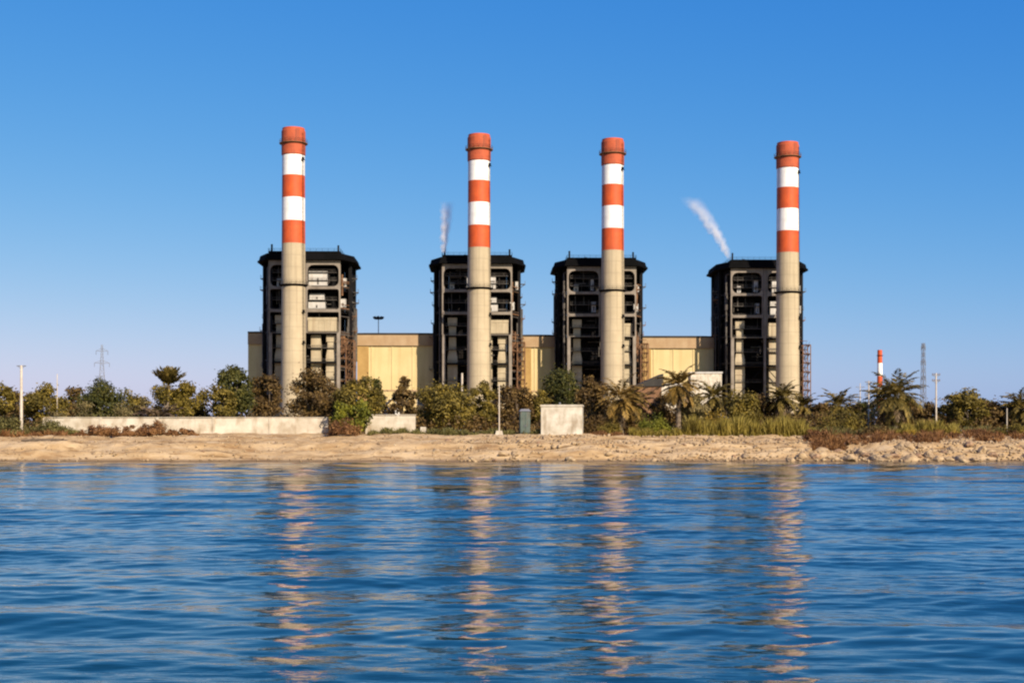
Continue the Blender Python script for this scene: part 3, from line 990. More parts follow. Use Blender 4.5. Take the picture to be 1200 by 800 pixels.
D = 1400
fcx = empty('distant_chimney', (PX(1031, D), D, GZ)); tag(fcx, 'small distant red and white chimney on the horizon over the palms', 'chimney')
h = PZ(410, D) - GZ
b = MB(); prof = []
cuts = [0, h - 62, h - 48, h - 37, h - 26, h - 13, h - .01]
for i in range(6): prof.append((3.6 - .9 * cuts[i] / h, cuts[i], (0, 2, 1, 2, 1, 2)[i] if i else 0)); prof.append((3.6 - .9 * cuts[i + 1] / h - .001, cuts[i + 1] - .01, 0))
prof = []
for i in range(6): prof.append((3.2 - .9 * cuts[i] / h, cuts[i], (0, 1, 2, 1, 2, 1)[i]))
prof += [(2.3, h, 1), (2.0, h, 3), (1.9, h - 5, 3)]
b.lathe(prof, 24); b.build('shaft', [M['concrete'], M['red'], M['white'], M['darksteel']], fcx)
b = MB(); b.lathe([(2.4, h - 6, 0), (3.3, h - 5.6, 0), (3.3, h - 5.3, 0), (2.4, h - 5.3, 0)], 24); b.build('top_gallery', M['darksteel'], fcx)


# ------------------------------------------------------------------ vegetation
def leaf_quads(c, n_dir, rgen, l0, l1, asp):
    """diamond leaves at points c (n,3), loosely facing n_dir"""
    n = len(c)
    nrm = n_dir + rgen.normal(0, .75, (n, 3))
    nrm /= np.linalg.norm(nrm, axis=1, keepdims=True) + 1e-9
    a = rgen.normal(0, 1, (n, 3)); a[:, 2] -= .25
    u = np.cross(nrm, a); u /= np.linalg.norm(u, axis=1, keepdims=True) + 1e-9
    v = np.cross(nrm, u)
    L_ = rgen.uniform(l0, l1, (n, 1)) * .5
    W_ = L_ * asp
    vs = np.stack([c - u * L_, c + v * W_ - u * L_ * .1, c + u * L_, c - v * W_ - u * L_ * .1], 1).reshape(-1, 3)
    fs = np.arange(n * 4).reshape(n, 4)
    return vs, fs


def crown_points(rgen, H, W, z0, shape, nclump, per, Dp):
    """leaf positions: clumps spread through the crown volume, uneven outline"""
    zc, hz = (z0 + H) / 2, (H - z0) / 2
    cs, pts, dirs = [], [], []
    tries = 0
    while len(cs) < nclump and tries < 6000:
        tries += 1
        d = rgen.normal(0, 1, 3); d /= np.linalg.norm(d)
        rad = rgen.uniform(.35, 1.0) ** .6
        p = d * rad
        if shape == 'dome':
            p[2] = abs(p[2]) * 1.75 - .85
            if p[2] < -.8: continue
        elif shape == 'tall':
            taper = 1 - .45 * max(0, p[2]); p[0] *= taper; p[1] *= taper
        elif shape == 'multi':
            p[2] = p[2] * (.75 + .35 * math.sin(p[0] * 5.3 + H)) - (.12 if abs(p[0]) > .6 else 0)
        elif shape == 'mound':
            p[2] = abs(p[2]) * 2 - 1
        q = np.array([p[0] * W / 2 * .86, p[1] * Dp / 2 * .86, zc + p[2] * hz * .88])
        cs.append((q, d))
    base = min(W, (H - z0) * 1.3)
    for q, d in cs:
        r = base * (rgen.uniform(.2, .34) if shape == 'mound' else rgen.uniform(.11, .19))
        n = int(per * 1.55 * rgen.uniform(.6, 1.4))
        o = rgen.normal(0, 1, (n, 3)); o /= np.linalg.norm(o, axis=1, keepdims=True)
        o *= (rgen.random((n, 1)) ** .45) * r * rgen.uniform(.8, 1.25, (1, 3))
        o[:, 2] *= .8
        pp = q + o
        pts.append(pp)
        od = o / (np.linalg.norm(o, axis=1, keepdims=True) + 1e-6)
        dirs.append(od * .8 + d * .5 + np.array([0, 0, .35]))
        # a few stray sprigs
        k = max(3, n // 9)
        s = q + rgen.normal(0, r * .55, (k, 3)); pts.append(s); dirs.append(np.tile(d + np.array([0, 0, .4]), (k, 1)))
    P = np.concatenate(pts); Dd = np.concatenate(dirs)
    keep = P[:, 2] > max(.05, z0 * .7)
    return P[keep], Dd[keep], [c[0] for c in cs]


def leafy_tree(px, py_top, wpx, d, mname, label, shape='round', z0f=.22, seed=0, nclump=26, per=85, leaf=(.3, .56), asp=.52, cat='tree', group=None, name='leafy_tree'):
    rgen = np.random.default_rng(seed + 100)
    x = PX(px, d); zg = ground(x, d); H = PZ(py_top, d) - zg; W = wpx / F * d
    root = empty(name, (x, d, zg - .1)); tag(root, label, cat, group)
    P, Dd, cs = crown_points(rgen, H, W, H * z0f, shape, nclump, per, W * .85)
    vs, fs = leaf_quads(P, Dd, rgen, leaf[0], leaf[1], asp)
    np_mesh('crown', vs, fs, M[mname], root)
    b = MB()
    tz = H * max(.16, z0f)
    lean = rgen.normal(0, .25, 2)
    r = .035 * H * .7 + .05
    b.tube([(0, 0, 0), (lean[0] * .4, lean[1] * .4, tz * .6), (lean[0], lean[1], tz * 1.15)], [r * 1.3, r, r * .8], 8)
    order = rgen.permutation(len(cs))[:9]
    for k in order:
        q = cs[k]
        m_ = (np.array([lean[0], lean[1], tz * 1.1]) + q) / 2 + rgen.normal(0, .2, 3)
        b.tube([(lean[0], lean[1], tz * rgen.uniform(.8, 1.1)), tuple(m_), tuple(q)], [r * .55, r * .35, r * .12], 6)
    b.build('trunk', M['bark'], root)
    return root


def shrub(px, py_top, wpx, d, mname, label, seed=0, nclump=16, per=60, leaf=(.2, .38), asp=.4, group=None, name='shrub', cat='shrub', py_bot=None):
    rgen = np.random.default_rng(seed + 900)
    x = PX(px, d); zg = ground(x, d); H = max(.5, PZ(py_top, d) - zg); W = wpx / F * d
    P, Dd, cs = crown_points(rgen, H, W, 0, 'mound', nclump, per, W * .7)
    vs, fs = leaf_quads(P, Dd, rgen, leaf[0], leaf[1], asp)
    o = np_mesh(name, vs, fs, M[mname], loc=(x, d, zg - .1))
    tag(o, label, cat, group)
    return o


def frond(rgen, az, el, length, droop, nl, leaf, curl=0.0, base=(0, 0, 0), width=.12):
    """one feather frond: curved rachis with leaflets; returns verts, quads"""
    n = nl
    t = np.linspace(0, 1, n)
    e = el - droop * t ** 1.3
    dl = length / (n - 1)
    hx_ = np.concatenate([[0], np.cumsum(np.cos(e[:-1]) * dl)])
    hz = np.concatenate([[0], np.cumsum(np.sin(e[:-1]) * dl)])
    ca, sa = math.cos(az), math.sin(az)
    P = np.stack([base[0] + hx_ * ca, base[1] + hx_ * sa, base[2] + hz], 1)
    T = np.stack([np.cos(e) * ca, np.cos(e) * sa, np.sin(e)], 1)
    S = np.array([-sa, ca, 0.0])
    vs, fs = [], []
    k = 0
    for i in range(1, n):
        if t[i] < .14: continue
        ll = leaf * math.sin(math.pi * (.12 + .85 * t[i])) ** .7 * rgen.uniform(.8, 1.15)
        for sg_ in (-1, 1):
            dirv = S * sg_ * .75 + T[i] * .65 + np.array([0, 0, -.25 + rgen.normal(0, .18)])
            dirv /= np.linalg.norm(dirv)
            wv = T[i] * width
            a = P[i]
            vs += [a - wv, a + dirv * ll * .5 - wv * 1.3 , a + dirv * ll, a + dirv * ll * .5 + wv * 1.3]
            fs.append((k, k + 1, k + 2, k + 3)); k += 4
    # rachis as a thin strip with thickness
    up = np.cross(S, T)
    for i in range(n - 1):
        w0, w1 = .045 * (1 - .8 * t[i]), .045 * (1 - .8 * t[i + 1])
        vs += [P[i] - S * w0 + up[i] * .03, P[i] + S * w0 + up[i] * .03, P[i + 1] + S * w1 + up[i + 1] * .03, P[i + 1] - S * w1 + up[i + 1] * .03]
        fs.append((k, k + 1, k + 2, k + 3)); k += 4
    return np.array(vs), np.array(fs)


def palm(px, py_top, d, label, crown_r=4.0, mname='palm', seed=0, nf=46, skirt=12, trunk_r=.26, low=-45, group=None, squat=1.0, trunk_h=None, leaf=.95, droop=55):
    rgen = np.random.default_rng(seed + 500)
    x = PX(px, d); zg = ground(x, d) - .1; H = PZ(py_top, d) - zg
    root = empty('palm_tree', (x, d, zg)); tag(root, label, 'palm', group)
    th_ = trunk_h if trunk_h is not None else max(.4, H - crown_r * .72 * squat)
    lean = rgen.normal(0, .2, 2)
    b = MB()
    n = max(4, int(th_ / .35)); prof = []
    pts, rad = [], []
    for k in range(n + 1):
        t = k / n
        pts.append((lean[0] * t * t, lean[1] * t * t, th_ * t)); rad.append(trunk_r * (1.25 - .35 * t) * (1.12 if k % 2 else .95))
    b.tube(pts, rad, 9); b.build('trunk', M['palmbark'], root)
    top = (lean[0], lean[1], th_)
    V, Fc, o = [], [], 0
    for k in range(nf):
        u = (k + .5) / nf
        el = R(82 - (82 - low) * u ** .9) + rgen.normal(0, .1)
        az = k * 2.39996 + rgen.normal(0, .15)
        vs, fs = frond(rgen, az, el, crown_r * rgen.uniform(.9, 1.12), R(droop) + (1 - u) * .35 + rgen.normal(0, .12), 20, leaf * crown_r / 4, base=top)
        V.append(vs); Fc.append(fs + o); o += len(vs)
    np_mesh('crown', np.concatenate(V), np.concatenate(Fc), M[mname], root)
    if skirt:
        V, Fc, o = [], [], 0
        for k in range(skirt):
            az = k * 2.39996 + rgen.normal(0, .3)
            vs, fs = frond(rgen, az, R(rgen.uniform(-62, -30)), crown_r * rgen.uniform(.6, .95), R(45), 14, leaf * .8 * crown_r / 4, base=(top[0], top[1], top[2] - .3))
            V.append(vs); Fc.append(fs + o); o += len(vs)
        np_mesh('dry_fronds', np.concatenate(V), np.concatenate(Fc), M['dry'], root)
    return root


# --- behind the wall, from the open end of the beach towards the plant
leafy_tree(-2, 439, 46, 205, 'leaf_olive', 'rounded olive green tree cut by the picture edge, beside the thick pale pole', 'dome', seed=1)
leafy_tree(54, 437, 62, 206, 'leaf_olive', 'broad domed olive tree around the thin grey pole', 'dome', .12, seed=2, nclump=40, per=90)
leafy_tree(120, 436, 76, 204, 'leaf_dark', 'wide dark green tree with an uneven top in front of the distant pylon', 'dome', .06, seed=3, nclump=44, per=90)
leafy_tree(222, 441, 56, 206, 'leaf_olive', 'mid green bushy tree between the small fan topped palm and the tall dark tree', 'round', .1, seed=4, nclump=34)
leafy_tree(273, 419, 54, 204, 'leaf_dark', 'tall dark green tree, the highest one behind the long wall', 'tall', .1, seed=5, nclump=44, per=95)
leafy_tree(256, 447, 44, 200, 'leaf_olive', 'lower olive bushy tree at the foot of the tallest dark tree', 'round', .02, seed=31, nclump=22)
leafy_tree(312, 425, 44, 214, 'leaf_brown', 'brownish tree at the foot of the end chimney, on its open side', 'round', .12, seed=6, nclump=34)
leafy_tree(371, 430, 68, 203, 'leaf_brown', 'big dark brown green tree before the end boiler house, behind the wall end', 'round', .06, seed=7, nclump=54, per=95)
leafy_tree(417, 434, 62, 197, 'leaf_olive', 'olive tree drooping over the gap between the two white walls', 'round', .0, seed=8, nclump=46, per=90)
leafy_tree(412, 462, 50, 187.5, 'leaf_green', 'low greenish bush tree filling the gap between the two white walls', 'round', .0, seed=32, nclump=26, per=70)
leafy_tree(441, 441, 30, 212, 'leaf_dark', 'small dark tree before the cream hall beside the gabled hut', 'tall', .1, seed=9, nclump=20)
leafy_tree(474, 436, 30, 210, 'leaf_brown', 'narrow brownish tree between the gabled hut and the broad olive thicket', 'tall', .0, seed=10, nclump=40)
leafy_tree(520, 446, 78, 199, 'leaf_olive', 'broad olive thicket tree at the end of the short white wall', 'round', .02, seed=11, nclump=54, per=90)
leafy_tree(563, 440, 42, 203, 'leaf_olive', 'yellowish olive tree around the slender pole with the white footing', 'tall', .06, seed=12, nclump=32)
leafy_tree(603, 448, 50, 205, 'leaf_brown', 'reddish brown leafy tree behind the green cabinet', 'round', .08, seed=13, nclump=36)
leafy_tree(634, 452, 32, 207, 'leaf_olive', 'small olive tree behind the near edge of the square white hut', 'round', .05, seed=14, nclump=24)
leafy_tree(661, 424, 62, 226, 'leaf_dark', 'dark green tree standing tall behind the square white hut', 'tall', .1, seed=15, nclump=48, per=90)
leafy_tree(694, 436, 44, 203, 'leaf_brown', 'dark brownish tree beside the square white hut, before the third boiler house', 'tall', .05, seed=16, nclump=40, per=90)
palm(728, 442, 197, 'golden green palm with low fronds at the foot of the third chimney', 4.2, 'palmgold', 17, 44, 10)
palm(746, 452, 204, 'shorter palm directly behind the bright green bush', 3.6, 'palm', 18, 40, 10)
shrub(766, 484, 48, 188, 'leaf_green', 'bright green rounded bush below the shed with the sloping roof', 19, 26, 80)
palm(795, 429, 199, 'tall date palm with a bare trunk before the white annex', 3.7, 'palmgold', 20, 48, 14, .3)
leafy_tree(774, 455, 40, 207, 'leaf_brown', 'dark thicket tree in the shade between the shed and the tall date palm', 'round', .02, seed=40, nclump=30)
palm(836, 445, 206, 'mid height palm under the white annex, before the last boiler house', 3.4, 'palm', 21, 42, 10)
leafy_tree(815, 463, 46, 200, 'leaf_grey', 'grey green bushy tree behind the start of the yellow reeds', 'round', .0, seed=22, nclump=28)
leafy_tree(870, 456, 50, 200, 'leaf_olive', 'olive bushy tree behind the middle of the yellow reeds, before the last boiler house', 'round', .0, seed=23, nclump=34)
palm(917, 447, 202, 'palm with a purple brown skirt of hanging fronds at the foot of the last chimney', 3.2, 'palm', 24, 40, 26, .3, -35)
palm(944, 460, 215, 'small dark palm behind the end of the yellow reeds', 3.0, 'palm', 25, 36, 10)
palm(985, 455, 212, 'palm with a loose crown standing clear against the sky beyond the last chimney', 3.6, 'palm', 26, 40, 12)
shrub(986, 475, 58, 192, 'leaf_olive', 'large olive bush below the palm that stands clear against the sky', 27, 30, 80, name='shrub')
palm(1049, 436, 194, 'big date palm with a thick brown skirt of drooping fronds below the distant chimney', 4.6, 'palm', 28, 60, 34, .34, -55)
palm(1034, 446, 204, 'palm leaning behind the big skirted date palm', 3.6, 'palm', 29, 40, 16)
leafy_tree(1079, 466, 44, 203, 'leaf_brown', 'dark low tree between the skirted date palm and the slim crossarm pole', 'round', .02, seed=30, nclump=26)
leafy_tree(1132, 455, 54, 200, 'leaf_olive', 'sunlit olive tree beyond the slim crossarm pole', 'round', .06, seed=33, nclump=40)
leafy_tree(1166, 466, 44, 202, 'leaf_brown', 'brownish low tree beside the short bare post', 'round', .04, seed=34, nclump=30)
palm(1197, 457, 200, 'dark palm cut by the picture edge at the end of the bank', 3.6, 'palm', 35, 42, 14)
leafy_tree(1008, 462, 36, 214, 'leaf_dark', 'small dark tree behind the pale pole near the date palm', 'round', .05, seed=36, nclump=22)
palm(194, 428, 202, 'small palm with an upright fan shaped crown above the long wall', 2.9, 'palm', 37, 44, 0, .3, 38, droop=8, squat=1.35)
palm(186, 456, 196, 'squat palm with brown arching fronds just behind the long wall', 4.2, 'dry', 38, 40, 12, .3, -30, trunk_h=1.6)
leafy_tree(970, 470, 40, 226, 'leaf_brown', 'faded brown tree far behind the large olive bush', 'round', .03, seed=41, nclump=24)
leafy_tree(958, 468, 34, 208, 'leaf_brown', 'dusky low tree in the gap between the last chimney and the clear standing palm', 'round', .02, seed=42, nclump=26)
leafy_tree(1112, 468, 42, 206, 'leaf_olive', 'low olive tree right behind the slim crossarm pole', 'round', .02, seed=43, nclump=28)
leafy_tree(1150, 461, 46, 206, 'leaf_dark', 'dark tree filling the gap behind the sunlit olive tree', 'dome', .02, seed=44, nclump=32)
leafy_tree(1187, 470, 40, 203, 'leaf_olive', 'olive tree below the dark palm at the picture edge', 'round', .02, seed=45, nclump=28)
leafy_tree(1066, 462, 40, 214, 'leaf_dark', 'dark tree shading the ground behind the skirted date palm', 'round', .02, seed=46, nclump=28)
leafy_tree(172, 458, 44, 214, 'leaf_grey', 'pale dusty tree behind the brown squat palm', 'round', .0, seed=47, nclump=24)
leafy_tree(892, 460, 44, 204, 'leaf_brown', 'brown green tree between the middle of the reeds and the purple skirted palm', 'round', .0, seed=48, nclump=28)
leafy_tree(202, 441, 54, 203, 'leaf_olive', 'olive tree hiding the trunk of the fan crowned palm', 'round', .0, seed=49, nclump=28)
leafy_tree(90, 452, 40, 212, 'leaf_brown', 'brown green tree between the domed olive tree and the wide dark tree', 'round', .0, seed=50, nclump=26)
leafy_tree(24, 455, 44, 213, 'leaf_brown', 'brown green tree behind the thick pale pole', 'round', .0, seed=51, nclump=26)
leafy_tree(153, 456, 40, 212, 'leaf_olive', 'olive tree on the palm side of the wide dark tree', 'round', .0, seed=52, nclump=26)
for px, pt, wp, dd, mn, lb, sd_ in (
        (1022, 497, 44, 184, 'leaf_brown', 'brownish bush on the bank in front of the big skirted date palm', 101),
        (958, 500, 34, 183, 'scrub', 'rust coloured bush at the end of the yellow reeds', 102),
        (1110, 500, 56, 184, 'leaf_yellow', 'yellow green bush at the foot of the slim crossarm pole', 103),
        (1066, 503, 40, 183.5, 'leaf_yellow', 'low yellow green bush below the drooping skirt of the date palm', 104),
        (1082, 514, 60, 179, 'scrub', 'long rusty bush overhanging the boulders', 105),
        (1152, 502, 52, 183, 'scrub', 'rusty bush on the bank below the sunlit olive tree', 106),
        (1188, 496, 44, 184, 'leaf_olive', 'olive bush at the end of the bank, beside the short bare post', 107),
        (1000, 514, 44, 179, 'scrub', 'dark rusty bush hanging over the stones below the large olive bush', 108),
        (840, 484, 40, 190, 'leaf_yellow', 'tall yellowish bush among the reeds below the mid height palm', 109),
        (700, 488, 34, 190, 'leaf_brown', 'shadowy bush close beside the square white hut', 110),
        (60, 490, 50, 186, 'scrubgreen', 'low green bush at the foot of the domed olive tree', 111),
        (10, 488, 50, 186.5, 'scrubgreen', 'low green bush by the foot of the thick pale pole', 112),
        (148, 497, 50, 184.6, 'scrub', 'flat rusty bush halfway along the start of the long wall', 113),
        (212, 500, 46, 184.4, 'scrub', 'thin rusty bush trailing along the foot of the long wall', 114)):
    shrub(px, pt, wp, dd, mn, lb, sd_, 24, 70)
# grey green shrubs just behind the long wall
for k, (px, pt, wp, lb) in enumerate(((72, 466, 36, 'grey green shrub behind the wall start, below the domed olive tree'),
                                      (101, 470, 36, 'grey green shrub behind the wall, below the wide dark tree'),
                                      (137, 468, 40, 'grey green shrub behind the wall, between the dark tree and the brown squat palm'))):
    shrub(px, pt, wp, 194, 'leaf_grey', lb, 60 + k, 16, 55, group='shrubs along the long wall')
shrub(180, 494, 52, 184.5, 'scrub', 'reddish dry bush growing in front of the long wall', 70, 26, 70, name='dry_shrub')
shrub(112, 497, 60, 186, 'scrub', 'low straggling dry bush in front of the start of the long wall', 71, 24, 55, name='dry_shrub')
shrub(405, 490, 50, 184.5, 'scrub', 'rusty brown undergrowth bush at the gap between the two walls', 72, 22, 60, name='dry_shrub')
shrub(712, 493, 40, 189, 'leaf_olive', 'low olive shrub beside the square white hut, before the golden palm', 73, 20, 60)

# far-off wood that closes the view between the trunks
rgen = np.random.default_rng(77)
pts, dirs = [], []
for k in range(480):
    px = rgen.uniform(-260, 1460); d = rgen.uniform(205, 255)
    x = PX(px, d); zg = ground(x, d); h = rgen.uniform(2.4, 6.2) * (.8 if 150 < px < 200 else 1)
    n = 95
    o = rgen.normal(0, 1, (n, 3)); o /= np.linalg.norm(o, axis=1, keepdims=True)
    pts.append(np.array([x, d, zg + h * .5]) + o * np.array([2.4, 1.5, h * .5]) * rgen.random((n, 1)) ** .4); dirs.append(o + np.array([0, 0, .4]))
for k in range(580):
    px = rgen.uniform(-260, 1460); d = rgen.uniform(194, 214)
    x = PX(px, d); zg = ground(x, d); h = rgen.uniform(1.4, 3.4); n = 70
    o = rgen.normal(0, 1, (n, 3)); o /= np.linalg.norm(o, axis=1, keepdims=True)
    pts.append(np.array([x, d, zg + h * .45]) + o * np.array([1.9, 1.2, h * .55]) * rgen.random((n, 1)) ** .4); dirs.append(o + np.array([0, 0, .4]))
vs, fs = leaf_quads(np.concatenate(pts), np.concatenate(dirs), rgen, .35, .7, .5)
o = np_mesh('undergrowth', vs, fs, M['leaf_brown']); tag(o, 'brown green undergrowth closing the view between the trunks', 'undergrowth', kind='stuff')


def blades(name, spans, mname, label, cat, dens, hr, wid, seed, lean=.25):
    rgen = np.random.default_rng(seed)
    V = []
    for px0, px1, d0, d1, hs in spans:
        n = int((px1 - px0) * dens)
        for _ in range(n):
            d = rgen.uniform(d0, d1); px = rgen.uniform(px0, px1)
            x = PX(px, d)
            edge = min(1, (px - px0) / 8 + .3, (px1 - px) / 8 + .3)
            hh = hs * edge * rgen.uniform(*hr) * (.8 + .25 * math.sin(px * .35) + .15 * math.sin(px * .11 + 1))
            V.append((x, d, hh))
    V = np.array(V)
    zg = base_h(V[:, 0], V[:, 1]) - .05
    n = len(V)
    bpt = np.stack([V[:, 0], V[:, 1], zg], 1)
    dirv = np.stack([rgen.normal(0, lean, n), rgen.normal(0, lean, n), np.ones(n)], 1) * V[:, 2:3]
    a = rgen.uniform(0, math.pi, n)
    sd = np.stack([np.cos(a), np.sin(a), np.zeros(n)], 1) * wid
    vs = np.stack([bpt - sd * .6, bpt + sd * .6, bpt + dirv * .6 + sd, bpt + dirv, bpt + dirv * .6 - sd], 1).reshape(-1, 3)
    fs = np.arange(n * 5).reshape(n, 5)
    o = np_mesh(name, vs, fs, M[mname]); tag(o, label, cat, kind='stuff')
    return o


blades('reeds', [(800, 955, 185.5, 190, 2.2), (735, 800, 184.5, 187, 1.0), (1048, 1125, 184, 188, 1.7)], 'reed', 'yellow reeds along the top of the bank', 'reeds', 45, (.6, 1.25), .05, 81)
blades('dry_grass', [(-260, 80, 184, 190, 1.0), (940, 1460, 179.5, 190, 1.0), (948, 992, 176.5, 181, 1.0), (1010, 1034, 177, 181, .9), (1062, 1100, 176.5, 181, .9), (1140, 1175, 177, 181, .9), (80, 230, 185, 187.5, .7), (690, 740, 184.5, 187, .7)], 'scrub', 'rusty dry grass and scrub along the bank', 'dry grass', 34, (.35, 1.1), .06, 82, .45)
blades('grass', [(-40, 95, 186.5, 192, 1.3), (430, 560, 186, 189, .9), (560, 640, 187, 190, .8), (950, 1240, 184, 192, 1.1)], 'scrubgreen', 'low olive grass at the top of the beach', 'grass', 30, (.4, 1.2), .06, 83, .4)


# ------------------------------------------------------------------ stones
def rock_mesh(seed, n=3):
    import bmesh
    bm = bmesh.new(); bmesh.ops.create_icosphere(bm, subdivisions=n, radius=1)
    off = Vector((seed * 7.3, seed * 1.7, 0))
    for v in bm.verts:
        p = v.co.copy()
        k = 1 + .38 * noise.noise(p * 1.1 + off) + .16 * noise.noise(p * 2.7 + off) + .06 * noise.noise(p * 6 + off)
        v.co = p * k
        v.co.z = max(v.co.z, -.45)
        # flat cleaved faces
        for ax in ((.6, -.5, .6), (-.7, -.3, .6), (.1, -.9, .35)):
            a = Vector(ax).normalized(); dd = v.co.dot(a)
            if dd > .72: v.co -= a * (dd - .72) * .8
    me = bpy.data.meshes.new('boulder'); bm.to_mesh(me); bm.free()
    for p in me.polygons: p.use_smooth = False
    return me


ROCKS = [rock_mesh(k + 1) for k in range(5)]
for me in ROCKS[:4]: me.materials.append(M['rock'])
for me in ROCKS[4:]: me.materials.append(M['rockred'])
rnd = random.Random(3)


def boulder(px, s, size, label, group, k):
    d = 170 + s
    x = PX(px, d)
    d = float(waterline(x)) + s
    x = PX(px, d)
    o = bpy.data.objects.new('boulder', ROCKS[k % 5]); COL.objects.link(o)
    o.location = (x, d, ground(x, d) + size * .12)
    o.scale = (size * rnd.uniform(.9, 1.5), size * rnd.uniform(.7, 1.0), size * rnd.uniform(.55, .85))
    o.rotation_euler = (rnd.uniform(-.2, .2), rnd.uniform(-.2, .2), rnd.uniform(0, 6.28))
    tag(o, label, 'boulder', group)


for k in range(48):
    boulder(930 + 285 * (k + rnd.random()) / 48, rnd.choice([1.0, 2.2, 3.4, 4.6, 6]), rnd.uniform(.3, .85), 'pale boulder in the rocky bank at the water below the dry scrub and date palms', 'boulders of the rocky bank', k)
for k in range(40):
    boulder(480 + 450 * (k + rnd.random()) / 40, rnd.choice([.6, 2.4, 4.8, 6.8, 9, 11]), rnd.uniform(.25, .7), 'weathered stone on the beach below the square white hut and the reeds', 'stones on the middle beach', k + 1)
for k in range(9):
    boulder(10 + 500 * (k + rnd.random()) / 9, rnd.choice([1.2, 3.0, 5.6]), rnd.uniform(.2, .42), 'small stone lying on the sand below the long wall', 'stones below the long wall', k)

# driftwood: a grey weathered trunk with stubs of branches, half sunk in the sand
dl = empty('driftwood', (PX(52, 180), 180, ground(PX(52, 180), 180) + .1), R(4)); tag(dl, 'long dark weathered log lying on the sand near the thick pale pole', 'driftwood')
b = MB(); b.tube([(-2.9, 0, .0), (-1.6, .15, .12), (0, .05, .08), (1.5, -.12, .15), (2.9, .1, .05)], [.13, .19, .21, .17, .09], 9); b.build('trunk', M['bark'], dl)
for p_, q_ in (((-1.2, .1, .15), (-1.7, -.3, .75)), ((.8, 0, .15), (1.3, .35, .7)), ((2.0, 0, .12), (2.6, -.4, .35))):
    b = MB(); b.bar(p_, q_, .07, .03, 7); b.build('branch', M['bark'], dl)

# pebbles and shingle
rgen = np.random.default_rng(91)
n = 5200
pxs = rgen.uniform(-30, 1230, n)
ss = rgen.uniform(.1, 15, n)
keep = rgen.random(n) < np.where(pxs > 930, 1.0, np.where(pxs > 540, .75, .3))
pxs, ss = pxs[keep], ss[keep]
xx = PX(pxs, 172 + ss); yy = waterline(xx) + ss; zz = base_h(xx, yy)
sz = rgen.uniform(.07, .22, len(xx)) * np.where(pxs > 540, 1.35, 1)
octv = np.array([[1, 0, 0], [0, 1, 0], [-1, 0, 0], [0, -1, 0], [0, 0, .8], [0, 0, -.8]])
octf = np.array([[0, 1, 4], [1, 2, 4], [2, 3, 4], [3, 0, 4], [1, 0, 5], [2, 1, 5], [3, 2, 5], [0, 3, 5]])
sc = rgen.uniform(.6, 1.4, (len(xx), 1, 3)) * sz[:, None, None]
a = rgen.uniform(0, 6.28, len(xx)); ca, sa = np.cos(a)[:, None], np.sin(a)[:, None]
V = octv[None] * sc
Vx = V[..., 0] * ca - V[..., 1] * sa; Vy = V[..., 0] * sa + V[..., 1] * ca
V = np.stack([Vx + xx[:, None], Vy + yy[:, None], V[..., 2] + zz[:, None] + .1], 2).reshape(-1, 3)
fs = (octf[None] + (np.arange(len(xx)) * 6)[:, None, None]).reshape(-1, 3)
o = np_mesh('pebbles', V, fs, M['rock']); tag(o, 'scattered pebbles and small stones on the beach', 'pebbles', kind='stuff')


